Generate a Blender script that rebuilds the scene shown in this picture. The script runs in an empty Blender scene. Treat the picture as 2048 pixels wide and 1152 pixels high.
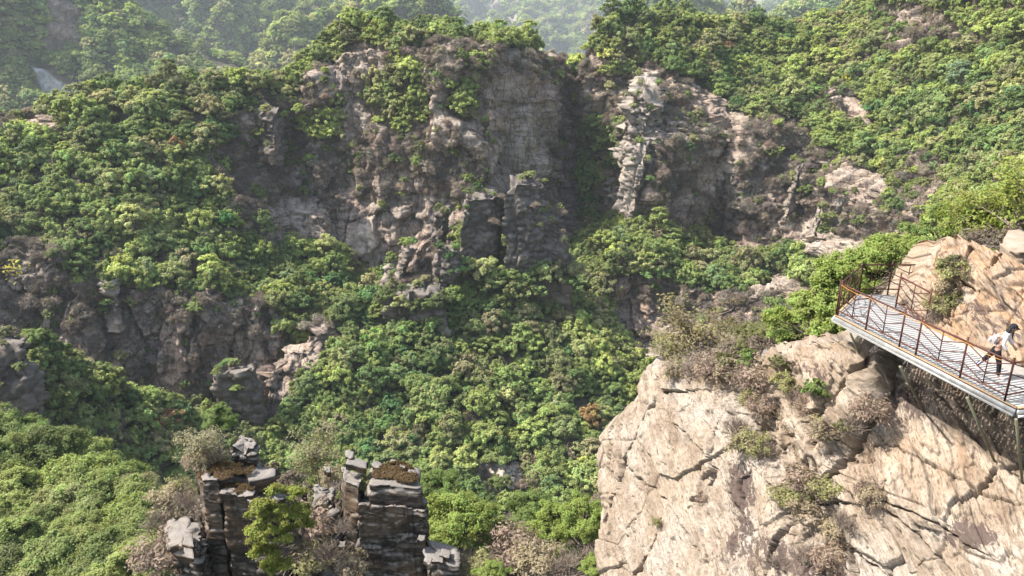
import bpy, bmesh, math, random
import numpy as np
from mathutils import Vector, Matrix
from mathutils.bvhtree import BVHTree

rng = np.random.default_rng(7)
random.seed(7)
SC = bpy.context.scene
COL = SC.collection
R = math.radians

# ---------------------------------------------------------------- camera
PITCH = R(20.0); FOC = 1577.0          # focal length in photograph pixels (2048 wide)
cam_d = bpy.data.cameras.new('camera'); cam = bpy.data.objects.new('camera', cam_d); COL.objects.link(cam)
cam_d.sensor_width = 36.0; cam_d.lens = 36.0 * FOC / 2048.0
cam_d.clip_start = 0.1; cam_d.clip_end = 9000
cam.location = (0, 0, 0); cam.rotation_euler = (R(90) - PITCH, 0, 0)
SC.camera = cam
# ---------------------------------------------------------------- sky and sun
SUN = Vector((-0.60, 0.07, 0.79)).normalized()
w = bpy.data.worlds.new('World'); SC.world = w; w.use_nodes = True
nt = w.node_tree; nt.nodes.clear()
sky = nt.nodes.new('ShaderNodeTexSky'); sky.sky_type = 'NISHITA'; sky.sun_disc = False
sky.sun_elevation = math.asin(SUN.z); sky.sun_rotation = math.atan2(SUN.x, SUN.y)
sky.altitude = 600; sky.air_density = 1.2; sky.dust_density = 3.0; sky.ozone_density = 1.0
bgn = nt.nodes.new('ShaderNodeBackground'); bgn.inputs[1].default_value = 0.15
out = nt.nodes.new('ShaderNodeOutputWorld')
wb = nt.nodes.new('ShaderNodeMix'); wb.data_type = 'RGBA'; wb.blend_type = 'MULTIPLY'; wb.inputs[0].default_value = 1.0
wb.inputs[7].default_value = (1.07, 1.0, .90, 1)        # camera white balance of the hazy sky light
nt.links.new(sky.outputs[0], wb.inputs[6]); nt.links.new(wb.outputs[2], bgn.inputs[0]); nt.links.new(bgn.outputs[0], out.inputs[0])
sd = bpy.data.lights.new('sun', 'SUN'); sd.energy = 4.0; sd.angle = R(0.53); sd.color = (1.0, 0.955, 0.88)
so = bpy.data.objects.new('sun', sd); COL.objects.link(so)
so.rotation_euler = SUN.to_track_quat('Z', 'Y').to_euler()
SC.view_settings.view_transform = 'Standard'; SC.view_settings.look = 'None'
SC.view_settings.exposure = 1.28; SC.view_settings.gamma = 1.0; SC.view_settings.use_curve_mapping = False
SC.render.engine = 'CYCLES'
cy = SC.cycles
cy.max_bounces = 6; cy.diffuse_bounces = 3; cy.glossy_bounces = 2; cy.transmission_bounces = 3
cy.transparent_max_bounces = 6; cy.volume_bounces = 0; cy.use_denoising = True
cy.caustics_reflective = False; cy.caustics_refractive = False

# ---------------------------------------------------------------- projection helpers
CT, ST = math.cos(PITCH), math.sin(PITCH)
def rays(px, py):
    px = np.asarray(px, float); py = np.asarray(py, float)
    X = (px - 1024) / FOC; Y = (576 - py) / FOC
    return np.stack([X, CT + Y * ST, Y * CT - ST], -1)
def at(px, py, F):
    """world point seen at photo pixel (px, py), F metres ahead of the viewpoint"""
    r = rays(px, py); return r * (np.asarray(F, float) / r[..., 1])[..., None]
def proj(P):
    P = np.asarray(P, float)
    d = P[..., 1] * CT - P[..., 2] * ST; u = P[..., 1] * ST + P[..., 2] * CT
    d = np.where(d < .01, .01, d)
    return 1024 + FOC * P[..., 0] / d, 576 - FOC * u / d
# ---------------------------------------------------------------- noise
def _h(ix, iy, iz, seed):
    h = (ix.astype(np.int64) * 374761393 + iy.astype(np.int64) * 668265263 + iz.astype(np.int64) * 2147483647 + seed * 1274126177) & 0xFFFFFFFF
    h = ((h ^ (h >> 13)) * 1274126177) & 0xFFFFFFFF
    h = ((h ^ (h >> 15)) * 2246822519) & 0xFFFFFFFF
    return ((h ^ (h >> 16)) & 0xFFFFFF) / float(0xFFFFFF)
def hsh(a, b=None, c=None, seed=0):
    a = np.asarray(a); z = np.zeros_like(a)
    return _h(a, z if b is None else b, z if c is None else c, seed)
def vn(P, seed=0):
    P = np.asarray(P, float); i = np.floor(P).astype(np.int64); f = P - i
    f = f * f * f * (f * (f * 6 - 15) + 10)
    x, y, z = i[..., 0], i[..., 1], i[..., 2]; r = 0
    for dx in (0, 1):
        wx = f[..., 0] if dx else 1 - f[..., 0]
        for dy in (0, 1):
            wy = f[..., 1] if dy else 1 - f[..., 1]
            for dz in (0, 1):
                wz = f[..., 2] if dz else 1 - f[..., 2]
                r = r + wx * wy * wz * _h(x + dx, y + dy, z + dz, seed)
    return r * 2 - 1
def fbm(P, o=4, seed=0, g=.5):
    P = np.asarray(P, float); a = 1; s = 0; t = 0
    for k in range(o):
        s = s + a * vn(P * 2 ** k + 17.3 * k, seed + k); t += a; a *= g
    return s / t
def ridged(P, o=4, seed=0):
    a = 1; s = 0; t = 0
    for k in range(o):
        s = s + a * (1 - 2 * np.abs(vn(P * 2 ** k + 9.1 * k, seed + k))); t += a; a *= .5
    return s / t
def sst(x, a, b):
    t = np.clip((x - a) / (b - a), 0, 1); return t * t * (3 - 2 * t)
def facet(P, size, seed, tilt=.8):
    """angular broken pieces: one tilted plane per cell; returns (height -1..1, distance to the joint)"""
    Q = P / np.asarray(size, float); b = np.floor(Q - .5).astype(np.int64)
    d1 = np.full(Q.shape[:-1], 1e9); d2 = d1.copy(); val = np.zeros(Q.shape[:-1])
    for dx in (0, 1):
        for dy in (0, 1):
            for dz in (0, 1):
                i, j, k = b[..., 0] + dx, b[..., 1] + dy, b[..., 2] + dz
                h1 = _h(i, j, k, seed); h2 = _h(i, j, k, seed + 101); h3 = _h(i, j, k, seed + 202)
                cx = Q[..., 0] - (i + .5 + (h1 - .5) * .75); cy_ = Q[..., 1] - (j + .5 + (h2 - .5) * .75); cz = Q[..., 2] - (k + .5 + (h3 - .5) * .75)
                d = cx * cx + cy_ * cy_ + cz * cz
                h4 = (h1 * 7.31 + h2 * 3.17) % 1; h5 = (h2 * 9.7 + h3 * 5.3) % 1; h6 = (h3 * 8.1 + h1 * 4.9) % 1
                v = (h4 * 2 - 1) + tilt * ((h5 * 2 - 1) * cx + (h6 * 2 - 1) * cy_ + (h4 * 3 % 1 * 2 - 1) * cz)
                m = d < d1; d2 = np.where(m, d1, np.minimum(d2, d)); val = np.where(m, v, val); d1 = np.where(m, d, d1)
    return val, np.sqrt(d2) - np.sqrt(d1)
def poly_sd(px, py, poly):
    """signed distance to polygon, positive inside"""
    poly = np.asarray(poly, float); n = len(poly)
    d = np.full(px.shape, 1e9); ins = np.zeros(px.shape, bool)
    for i in range(n):
        ax, ay = poly[i]; bx, by = poly[(i + 1) % n]
        ex, ey = bx - ax, by - ay; L = ex * ex + ey * ey + 1e-9
        t = np.clip(((px - ax) * ex + (py - ay) * ey) / L, 0, 1)
        d = np.minimum(d, np.hypot(px - ax - t * ex, py - ay - t * ey))
        c = ((ay > py) != (by > py)) & (px < (bx - ax) * (py - ay) / (by - ay + 1e-12) + ax)
        ins ^= c
    return np.where(ins, d, -d)
# ---------------------------------------------------------------- object helpers
def mesh_np(name, V, Fq, mat=None, smooth=True, attrs=None):
    V = np.asarray(V, np.float32); Fq = np.asarray(Fq, np.int32); k = Fq.shape[1]
    me = bpy.data.meshes.new(name)
    me.vertices.add(len(V)); me.vertices.foreach_set('co', V.ravel())
    me.loops.add(Fq.size); me.loops.foreach_set('vertex_index', Fq.ravel())
    me.polygons.add(len(Fq)); me.polygons.foreach_set('loop_start', np.arange(0, Fq.size, k, dtype=np.int32))
    if smooth: me.polygons.foreach_set('use_smooth', np.ones(len(Fq), bool))
    me.update(calc_edges=True)
    for an, (ty, data) in (attrs or {}).items():
        a = me.attributes.new(an, ty, 'POINT')
        a.data.foreach_set('value' if ty == 'FLOAT' else 'color' if ty == 'FLOAT_COLOR' else 'vector', np.asarray(data, np.float32).ravel())
    if mat: me.materials.append(mat)
    return me
def obj(name, me, parent=None, loc=None, rot=None, scale=None):
    o = bpy.data.objects.new(name, me); COL.objects.link(o)
    if parent: o.parent = parent
    if loc is not None: o.location = loc
    if rot is not None: o.rotation_euler = rot
    if scale is not None: o.scale = scale
    return o
def tag(o, label=None, cat=None, group=None, kind=None):
    if label: o['label'] = label
    if cat: o['category'] = cat
    if group: o['group'] = group
    if kind: o['kind'] = kind
    return o
def grid_faces(nu, nv, off=0, flip=False):
    i = np.arange(nv - 1)[:, None] * nu + np.arange(nu - 1)[None, :] + off
    f = np.stack([i, i + nu, i + nu + 1, i + 1], -1).reshape(-1, 4)
    return f[:, ::-1] if flip else f

# ---------------------------------------------------------------- materials
class NT:
    def __init__(s, name):
        s.m = bpy.data.materials.new(name); s.m.use_nodes = True; s.t = s.m.node_tree; s.t.nodes.clear()
        s.o = s.n('ShaderNodeOutputMaterial')
    def n(s, ty, **kw):
        x = s.t.nodes.new(ty)
        for k, v in kw.items(): setattr(x, k, v)
        return x
    def l(s, a, b): s.t.links.new(a, b)
    def put(s, inp, v):
        if hasattr(v, 'is_output') or hasattr(v, 'links'): s.l(v, inp)
        else:
            if isinstance(v, (tuple, list)) and len(v) == 3 and inp.type == 'RGBA': v = (*v, 1)
            inp.default_value = v
    def coord(s, scale=(1, 1, 1), rot=(0, 0, 0), kind='Object'):
        tc = s.n('ShaderNodeTexCoord'); mp = s.n('ShaderNodeMapping')
        s.l(tc.outputs[kind], mp.inputs[0]); mp.inputs['Scale'].default_value = scale; mp.inputs['Rotation'].default_value = rot
        return mp.outputs[0]
    def noise(s, vec, scale, detail=4, rough=.55, dist=0.0, out='Fac'):
        x = s.n('ShaderNodeTexNoise'); s.l(vec, x.inputs['Vector'])
        x.inputs['Scale'].default_value = scale; x.inputs['Detail'].default_value = detail
        x.inputs['Roughness'].default_value = rough; x.inputs['Distortion'].default_value = dist
        return x.outputs[out]
    def voro(s, vec, scale, feature='F1', out='Distance'):
        x = s.n('ShaderNodeTexVoronoi', feature=feature); s.l(vec, x.inputs['Vector']); x.inputs['Scale'].default_value = scale
        return x.outputs[out]
    def ramp(s, fac, stops, interp='LINEAR'):
        x = s.n('ShaderNodeValToRGB'); e = x.color_ramp; e.interpolation = interp
        while len(e.elements) < len(stops): e.elements.new(.5)
        for el, (p, c) in zip(e.elements, stops):
            el.position = p; el.color = (c, c, c, 1) if isinstance(c, (int, float)) else (*c, 1)
        s.l(fac, x.inputs[0]); return x.outputs[0]
    def mix(s, fac, a, b, mode='MIX'):
        x = s.n('ShaderNodeMix', data_type='RGBA', blend_type=mode)
        s.put(x.inputs[0], fac); s.put(x.inputs[6], a); s.put(x.inputs[7], b); return x.outputs[2]
    def math(s, op, a, b=0.0, clamp=False):
        x = s.n('ShaderNodeMath', operation=op); x.use_clamp = clamp
        s.put(x.inputs[0], a); s.put(x.inputs[1], b); return x.outputs[0]
    def attr(s, name, ty='GEOMETRY', out='Fac'):
        x = s.n('ShaderNodeAttribute', attribute_type=ty, attribute_name=name); return x.outputs[out]
    def bump(s, h, strength=.5, dist=.1, prev=None):
        x = s.n('ShaderNodeBump'); s.l(h, x.inputs['Height']); x.inputs['Strength'].default_value = strength; x.inputs['Distance'].default_value = dist
        if prev is not None: s.l(prev, x.inputs['Normal'])
        return x.outputs[0]
    def pbr(s, col, rough=.9, nrm=None, spec=.2, metal=0.0):
        b = s.n('ShaderNodeBsdfPrincipled'); s.put(b.inputs['Base Color'], col); s.put(b.inputs['Roughness'], rough)
        b.inputs['Specular IOR Level'].default_value = spec; b.inputs['Metallic'].default_value = metal
        if nrm is not None: s.l(nrm, b.inputs['Normal'])
        s.l(b.outputs[0], s.o.inputs[0]); return s.m

def terrain_mat():
    m = NT('mountain_rock_and_scrub')
    v = m.coord()
    vs = m.coord(scale=(.35, .35, 2.2))          # bedding: stretched level
    vv = m.coord(scale=(1.6, 1.6, .22))          # weathering streaks run down
    big = m.noise(v, .045, 4, .6)
    rock = m.ramp(m.noise(vs, .35, 6, .62, .6), [(.28, (.16, .128, .105)), (.45, (.30, .235, .185)), (.58, (.39, .32, .26)), (.75, (.48, .42, .35))])
    rock = m.mix(m.ramp(big, [(.45, 0.0), (.65, .65)]), rock, (.37, .255, .185))         # rusty zones
    rock = m.mix(m.ramp(m.noise(vv, .3, 5, .6), [(.5, 0.0), (.68, .6)]), rock, (.14, .118, .112))
    rock = m.mix(m.ramp(m.noise(v, 1.3, 4, .6), [(.55, 0.0), (.75, .35)]), rock, (.46, .43, .39))
    cr = m.n('ShaderNodeTexVoronoi', feature='DISTANCE_TO_EDGE'); m.l(m.coord(scale=(1, 1, .4)), cr.inputs['Vector']); cr.inputs['Scale'].default_value = .42
    rock = m.mix(m.ramp(cr.outputs['Distance'], [(0.0, .75), (.05, 0.0)]), rock, (.035, .03, .028))
    rock = m.mix(m.ramp(m.noise(vv, .9, 6, .7, .5), [(.52, 0.0), (.62, .55)]), rock, (.08, .068, .062))
    rock = m.mix(m.math('MULTIPLY', m.attr('pale'), m.ramp(m.noise(v, .4, 5, .7), [(.35, .25), (.55, .95)])), rock, (.50, .43, .35))
    scr = m.mix(m.noise(v, .8, 5, .7), (.055, .062, .030), (.115, .092, .066))
    scr = m.mix(m.ramp(m.noise(v, .12, 3, .6), [(.42, 0.0), (.6, .8)]), scr, (.10, .085, .072))
    rk = m.math('ADD', m.attr('rock'), m.math('MULTIPLY', m.math('SUBTRACT', m.noise(v, .5, 5, .7), .5), .9))
    rk = m.ramp(rk, [(.25, 0.0), (.4, 1.0)])
    col = m.mix(rk, scr, rock)
    col = m.mix(m.attr('scree'), col, m.mix(m.ramp(m.math('ADD', m.math('MULTIPLY', m.voro(v, .35, out='Color'), .5), m.math('MULTIPLY', m.noise(v, .08, 4, .7), .6)), [(.3, 0.0), (.8, 1.0)]), (.20, .195, .185), (.52, .51, .48)))
    b1 = m.bump(m.noise(vs, 1.1, 7, .68, .4), .75, 1.0)
    b2 = m.bump(m.voro(m.coord(scale=(.5, .5, 1.3)), .55), .4, .7, b1)
    return m.pbr(col, .95, b2, .1)
M_TERR = terrain_mat()

# ---------------------------------------------------------------- terrain as lofted sheets
def cv(pts, u):
    p = np.array(pts, float); r = [np.interp(u, p[:, 0], p[:, k]) for k in (1, 2)]
    k = 9; ker = np.hanning(k + 2)[1:-1]; ker /= ker.sum()
    return [np.convolve(np.pad(a, k // 2, mode='edge'), ker, 'valid') for a in r]
def block(P, w, h, seed, ax=(1, .25), warp=.5):
    """joint-bounded blocks: a random value per cell, cells upright and level"""
    wn = fbm(P / (w * 1.7), 2, seed + 5) * w * warp
    s = P[..., 0] * ax[0] + P[..., 1] * ax[1] + wn
    z = P[..., 2] + fbm(P / (h * 3), 2, seed + 9) * h * .8
    i = np.floor(s / w).astype(np.int64)
    z2 = z / h + hsh(i, seed=seed + 3) * 7
    return hsh(i, np.floor(z2).astype(np.int64), seed=seed) * 2 - 1
SHEETS = {}
def sheet(name, curves, x0, x1, du=3.0, dv=3.0, back=(0, 70, -60), rock=(), pale=(), scree=(), veg_amp=2.2, rib=3.0, dist=200., smooth_v=3, label=None, blk=1.0, rock_noise=18, mn=6, flip=False, base_rock=0.0, green=()):
    u = np.arange(x0, x1 + .1, du); rows = []
    W = [at(u, *cv(c, u)) for c in curves]
    W = [W[0] + np.array(back, float)] + W
    for a, b in zip(W[:-1], W[1:]):
        ax_, ay_ = proj(a); bx_, by_ = proj(b)
        n = int(max(6, min(160, np.percentile(np.hypot(ax_ - bx_, ay_ - by_), 80) / dv)))
        if len(rows) == 0: n = 12
        t = np.linspace(0, 1, n, endpoint=False)[:, None, None]
        rows.append(a[None] * (1 - t) + b[None] * t)
    rows.append(W[-1][None]); P = np.concatenate(rows, 0)
    for _ in range(smooth_v):
        Q = P.copy(); Q[1:-1] = (P[:-2] + 2 * P[1:-1] + P[2:]) / 4; P = Q
    sc = dist / 200.
    px, py = proj(P); wx = fbm(P / (9 * sc), 4, 31) * rock_noise; wy = fbm(P / (9 * sc) + 50, 4, 33) * rock_noise
    def mask(polys, soft=10):
        m = np.zeros(px.shape)
        for pg in polys: m = np.maximum(m, sst(poly_sd(px + wx, py + wy, pg), -soft * 2.2, soft * .3))
        return m
    def nrm(P):
        du_ = np.gradient(P, axis=1); dv_ = np.gradient(P, axis=0)
        N = np.cross(du_, dv_); N /= np.linalg.norm(N, axis=-1, keepdims=True) + 1e-9
        s = np.where(N[..., 1] * 1 - N[..., 2] * .8 > 0, -1, 1)[..., None]
        return N * s
    rock_noise_ = 0; scm = np.zeros(px.shape)
    for pg in scree: scm = np.maximum(scm, sst(poly_sd(px + wx * .25, py + wy * .25, pg), -3, 4))
    scw = np.zeros(px.shape)
    for pg in scree: scw = np.maximum(scw, sst(poly_sd(px + wx * .25, py + wy * .25, pg), -16, -6))
    N = nrm(P); rk = np.maximum(mask(rock), base_rock)
    if len(green): rk = rk * (1 - mask(green))
    und = fbm(P / (28 * sc), 4, 3) * veg_amp * 2 * sc + fbm(P / (9 * sc), 3, 8) * veg_amp * .6 * sc
    ribs = (ridged(P * np.array([1, 1, .22]) / (15 * sc), 3, 12)) * rib * sc
    bl = block(P, 13 * sc, 30 * sc, 41) * 1.2 * sc
    Pw = P + np.stack([fbm(P / (6 * sc), 2, 71), fbm(P / (6 * sc), 2, 72), fbm(P / (6 * sc), 2, 73)], -1) * 1.6 * sc
    f1, e1 = facet(Pw, (6 * sc, 6 * sc, 13 * sc), 11); f2, e2 = facet(Pw, (2.4 * sc, 2.4 * sc, 4.2 * sc), 12); f3, e3 = facet(Pw, (1.25 * sc, 1.25 * sc, .9 * sc), 13)
    h = P[..., 2] + fbm(P / (20 * sc), 2, 77) * 3 * sc
    led = (hsh(np.floor(h / (1.3 * sc)).astype(np.int64), seed=5) - .5) * .45 * sc * (1 + fbm(P / (7 * sc), 2, 70)) + (hsh(np.floor(h / (5.1 * sc)).astype(np.int64), seed=6) - .5) * 1.0 * sc
    fc = (f1 * 1.9 + f2 * .85 + f3 * .34 - sst(e1, .10, 0) * 1.0 - sst(e2, .10, 0) * .4) * sc
    D = und + rk * (ribs + (bl + led + fc) * blk) + (1 - rk) * fbm(P / (3 * sc), 3, 91) * .5 * sc
    Nh = N.copy(); Nh[..., 2] *= (1 - .8 * rk); Nh /= np.linalg.norm(Nh, axis=-1, keepdims=True)
    P2 = P + Nh * D[..., None]
    nv, nu = P2.shape[:2]
    F = grid_faces(nu, nv)
    # orient faces toward the viewer side
    a, b, c = (P2.reshape(-1, 3)[F[len(F) // 2 + nu // 2][k]] for k in (0, 1, 2))
    if np.dot(np.cross(b - a, c - a), -a) < 0: F = F[:, ::-1]
    me = mesh_np(name, P2.reshape(-1, 3), F, M_TERR, False, {'rock': ('FLOAT', rk), 'pale': ('FLOAT', mask(pale, 6)), 'scree': ('FLOAT', scm)})
    o = obj(name, me); tag(o, kind='structure', label=label)
    SHEETS[name] = dict(P=P2, rk=rk, N=nrm(P2), o=o, px=px, py=py, F=F, nback=12, sc=scw)
    return o
# ================================================================ THE MOUNTAINS
S_CREST = [(-200,238,180),(0,232,195),(60,220,197),(110,203,198),(180,193,200),(250,188,203),(320,176,205),(400,172,208),(440,176,210),(500,175,212),(560,160,220),(600,135,224),(640,105,226),(680,64,228),(720,48,228),(770,52,227),(830,54,226),(870,50,225),(930,55,224),(980,66,226),(1020,86,231),(1060,98,238),(1090,112,242),(1105,137,246),(1125,152,252),(1150,150,254),(1165,135,252),(1180,118,250),(1190,85,248),(1203,60,248),(1216,40,250),(1262,40,255),(1335,44,260),(1383,50,264),(1432,54,268),(1471,60,274),(1529,62,282),(1553,65,286),(1612,53,290),(1665,36,292),(1699,20,292),(1728,10,290),(1800,-40,260),(1900,-70,230),(2048,-90,205),(2350,-100,190)]
S_BROW = [(-200,330,168),(0,300,178),(300,300,185),(460,290,198),(540,235,212),(600,190,219),(690,110,220),(780,95,217),(900,85,213),(1000,115,215),(1060,160,226),(1090,200,238),(1145,240,249),(1175,190,243),(1220,130,240),(1350,150,238),(1500,170,250),(1700,150,250),(1850,120,220),(2048,120,185),(2350,120,170)]
S_MID = [(-200,430,155),(0,430,160),(300,430,168),(430,400,184),(520,330,205),(600,310,213),(700,300,212),(800,300,208),(900,300,203),(940,300,202),(1000,300,206),(1060,330,217),(1110,360,232),(1145,400,241),(1190,340,237),(1230,310,230),(1300,290,212),(1340,290,210),(1440,290,222),(1465,290,224),(1485,290,214),(1540,290,216),(1600,290,221),(1750,300,205),(1900,320,180),(2048,330,150),(2350,330,140)]
S_FOOT = [(-200,500,140),(0,505,150),(150,550,151),(300,585,152),(450,590,157),(520,560,170),(580,500,190),(650,500,197),(760,570,194),(870,600,191),(960,560,190),(1050,500,198),(1110,490,212),(1150,480,222),(1200,455,220),(1300,445,202),(1400,470,211),(1460,480,212),(1485,485,203),(1600,490,195),(1750,480,170),(1900,480,150),(2048,480,125),(2350,480,115)]
S_TERR = [(-200,540,139),(0,545,149),(150,590,150),(300,610,151),(450,610,155),(600,620,160),(760,640,170),(900,640,175),(1050,640,178),(1200,550,186),(1260,545,184),(1350,580,182),(1450,580,180),(1600,580,170),(1750,560,150),(1900,540,135),(2048,540,115),(2350,540,105)]
S_LOW = [(-200,740,134),(0,760,142),(200,785,144),(400,800,148),(500,800,150),(600,800,152),(900,850,155),(1150,760,165),(1240,720,172),(1350,690,172),(1500,670,165),(1700,640,140),(1900,640,120),(2350,640,95)]
S_BOT = [(-200,960,128),(0,960,130),(400,1000,132),(900,1050,135),(1350,900,140),(1700,850,120),(2350,850,85)]
ROCK_MAIN = [
 [(480,240),(600,200),(650,270),(610,490),(520,470),(440,400),(425,320)], [(1380,240),(1560,270),(1700,340),(1850,420),(1800,520),(1600,500),(1450,510),(1370,440)],
 [(640,110),(700,70),(760,110),(830,95),(900,85),(930,60),(960,75),(1000,110),(1060,95),(1095,120),(1150,170),(1190,120),(1215,150),(1210,200),(1180,260),(1155,300),(1150,480),(1120,540),(960,520),(880,590),(770,560),(650,510),(570,480),(460,380),(455,330),(520,300),(520,215),(600,200)],
 [(1160,230),(1200,190),(1300,140),(1400,180),(1480,250),(1560,300),(1640,330),(1700,420),(1640,470),(1560,470),(1480,490),(1400,470),(1290,440),(1215,430),(1210,330)],
 [(1630,190),(1700,200),(1740,250),(1700,265),(1640,230)],
 [(1800,40),(1900,30),(1930,100),(1850,110),(1790,80)],
 [(1600,440),(1800,380),(1880,330),(1900,400),(1860,480),(1760,520),(1600,520)],
 [(-200,500),(60,495),(150,560),(300,590),(420,600),(520,610),(560,640),(560,760),(480,830),(300,820),(100,790),(-200,760)],
 [(1220,560),(1300,560),(1380,590),(1480,600),(1560,560),(1640,600),(1640,680),(1500,720),(1350,740),(1240,720)],
 [(-60,235),(70,225),(120,240),(110,262),(0,270),(-60,270)],
 [(270,1020)],
]
ROCK_MAIN = [p for p in ROCK_MAIN if len(p) > 2]
GREEN_MAIN = [[(610,75),(700,10),(900,0),(1070,55),(1100,88),(1060,98),(1000,76),(940,64),(900,72),(830,62),(780,80),(720,70),(660,110),(620,135)], [(740,200),(800,120),(850,170),(860,230),(820,270),(760,240)], [(1180,260),(1260,270),(1230,330),(1165,360),(1200,410),(1170,430),(1155,330)], [(905,190),(940,160),(935,230),(905,230)], [(600,235),(680,215),(660,280),(610,260)]]
PALE_MAIN = [[(1190,215),(1245,180),(1300,150),(1330,200),(1300,300),(1280,400),(1240,440),(1215,400),(1235,300)], [(700,470),(745,450),(760,500),(730,520)], [(590,320),(612,320),(600,450),(580,440)], [(1225,250),(1270,200),(1300,150),(1325,175),(1300,230),(1325,270),(1290,290),(1260,300),(1250,370),(1255,410),(1225,420),(1240,330),(1262,280)], [(1460,340),(1480,320),(1500,350),(1470,400),(1465,450),(1455,420)], [(1585,360),(1605,330),(1600,400),(1580,450)]]
sheet('mountain_terrain', [S_CREST, S_BROW, S_MID, S_FOOT, S_TERR, S_LOW, S_BOT], -200, 2350, 2.5, 2.5, rock=ROCK_MAIN, pale=PALE_MAIN, green=GREEN_MAIN, rib=4.2, dist=200, veg_amp=2.0, label='big forested mountain with dark brown cliffs across the valley')
# left spur in front of the lower cliff
sheet('left_spur_terrain', [
 [(-200,650,100),(0,668,105),(60,690,108),(150,735,112),(250,800,118),(340,820,122),(400,850,126),(440,860,128),(560,900,130)],
 [(-200,900,92),(0,900,95),(150,950,100),(300,970,108),(400,975,116),(560,1000,120)],
 [(-200,1150,84),(0,1150,85),(150,1150,92),(300,1080,100),(560,1090,112)]], -200, 560, 3, 3, back=(6, 22, -26),
 rock=[[(-200,655),(40,665),(70,760),(60,900),(160,960),(340,985),(350,1080),(150,1100),(60,1000),(-200,900)]], rib=2.4, dist=120, veg_amp=1.6, label='steep wooded spur with brown cliffs at the left edge')
# central spur running down to the viewer
sheet('central_spur_terrain', [
 [(350,950,122),(440,905,128),(520,872,133),(535,760,139),(560,715,142),(620,672,147),(680,630,152),(740,600,158),(800,555,164),(870,500,170),(940,480,173),(1000,505,175),(1060,560,174),(1130,590,172),(1190,620,172),(1250,700,166),(1330,790,155),(1450,850,150)],
 [(350,1020,118),(530,950,126),(600,860,132),(700,790,137),(800,740,143),(900,700,148),(1100,760,146),(1250,870,136),(1450,930,130)],
 [(350,1120,108),(530,1100,112),(700,1060,116),(900,1050,113),(1100,1100,110),(1450,1100,110)]], 350, 1450, 3, 3, back=(-2, 22, -30),
 rock=[[(520,880),(535,740),(580,690),(680,625),(690,690),(610,760),(560,860)], [(760,640),(770,570),(860,530),(920,490),(920,570),(840,600)], [(940,920),(1040,930),(1060,1010),(960,1020)]], pale=[[(962,930),(1000,920),(1045,950),(1065,1015),(1000,1005),(965,975)]],
 rib=2.2, dist=150, veg_amp=1.8, label='tree covered spur descending the middle of the valley')
# far hills
sheet('far_hills_near_left', [
 [(-200,-150,598),(0,-90,621),(150,-30,644),(215,10,644),(300,75,632),(380,130,621),(440,165,609),(520,230,598),(900,420,575)],
 [(-200,300,505),(0,300,517),(200,300,529),(440,330,540),(900,560,540)]], -200, 900, 3.5, 3.5, back=(120,260,-140), veg_amp=7, rib=3, dist=300,
 rock=[[(80,20),(130,0),(165,40),(160,95),(100,90)]], scree=[[(60,112),(85,118),(112,150),(150,170),(195,188),(170,200),(100,195),(80,160)]], label='hazy wooded hill with a strip of grey scree')
sheet('far_hills_spur', [
 [(250,260,825),(440,200,825),(490,160,831),(540,120,837),(600,70,850),(660,25,862),(720,-15,875),(790,-12,875),(840,15,875),(900,80,870),(1100,330,860)],
 [(250,400,750),(900,400,750),(1100,480,750)]], 250, 1100, 4, 4, back=(150,260,-160), veg_amp=9, dist=400, label='smooth hazy green ridge behind the left shoulder')
sheet('far_hills_middle', [
 [(0,-110,1120),(300,-90,1148),(500,-60,1204),(700,-70,1260),(790,-60,1250),(850,0,1240),(900,50,1230),(1000,200,1220)],
 [(0,120,1036),(300,90,1036),(430,60,1021),(560,60,1064),(800,80,1064),(1000,260,1064)],
 [(0,350,896),(480,300,909),(1000,350,909)]], 0, 1000, 4, 4, back=(0,300,-160), veg_amp=16, rib=6, dist=450, label='hazy folded hills at the head of the side valley')
sheet('far_hills_blue', [
 [(500,-80,3000),(800,-40,3000),(1000,-55,2900),(1280,-50,2800),(1440,-5,2700),(1485,28,2600),(1514,38,2600),(1529,42,2600),(1539,40,2600),(1568,38,2640),(1587,38,2640),(1626,32,2660),(1700,-10,2700),(2100,-80,2700)],
 [(500,90,2300),(1150,100,2300),(1529,60,2300),(2100,80,2300)],
 [(500,300,1800),(1150,300,1800),(2100,300,1800)]], 500, 2100, 5, 5, back=(0,400,-200), veg_amp=16, dist=1000, rock=[[(985,15),(1020,40),(1010,60),(975,30)]], label='farthest blue hazy hills under the strip of sky')
sheet('far_hills_right', [
 [(1280,-40,988),(1380,-10,988),(1440,12,988),(1500,34,988),(1535,48,988),(1570,38,1001),(1620,22,1001),(1660,5,1014),(1700,-12,1014),(2000,-60,1027)],
 [(1280,250,832),(2000,250,832)]], 1280, 2000, 4, 4, back=(0,260,-150), veg_amp=7, dist=400, label='hazy green hill seen over the right hand ridge')
# ground dropping away below the viewpoint
sheet('near_slope', [
 [(-300,880,62),(0,905,62),(150,965,60),(250,1045,57),(330,1065,52),(400,1000,46),(500,960,43),(650,975,41),(850,1010,41),(950,1060,41),(1100,1060,41),(1200,1010,40),(1300,930,40),(1450,900,40)],
 [(-300,1150,48),(0,1160,48),(330,1160,42),(600,1150,35),(850,1180,33),(1100,1160,34),(1450,1100,34)],
 [(-300,1700,30),(0,1700,30),(600,1600,26),(1450,1500,24)]], -300, 1450, 4, 4, back=(0,14,-22), base_rock=.25, veg_amp=.8, rib=.6, dist=45, blk=.5, label='scrubby slope falling away below the rock pillars')
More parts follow.
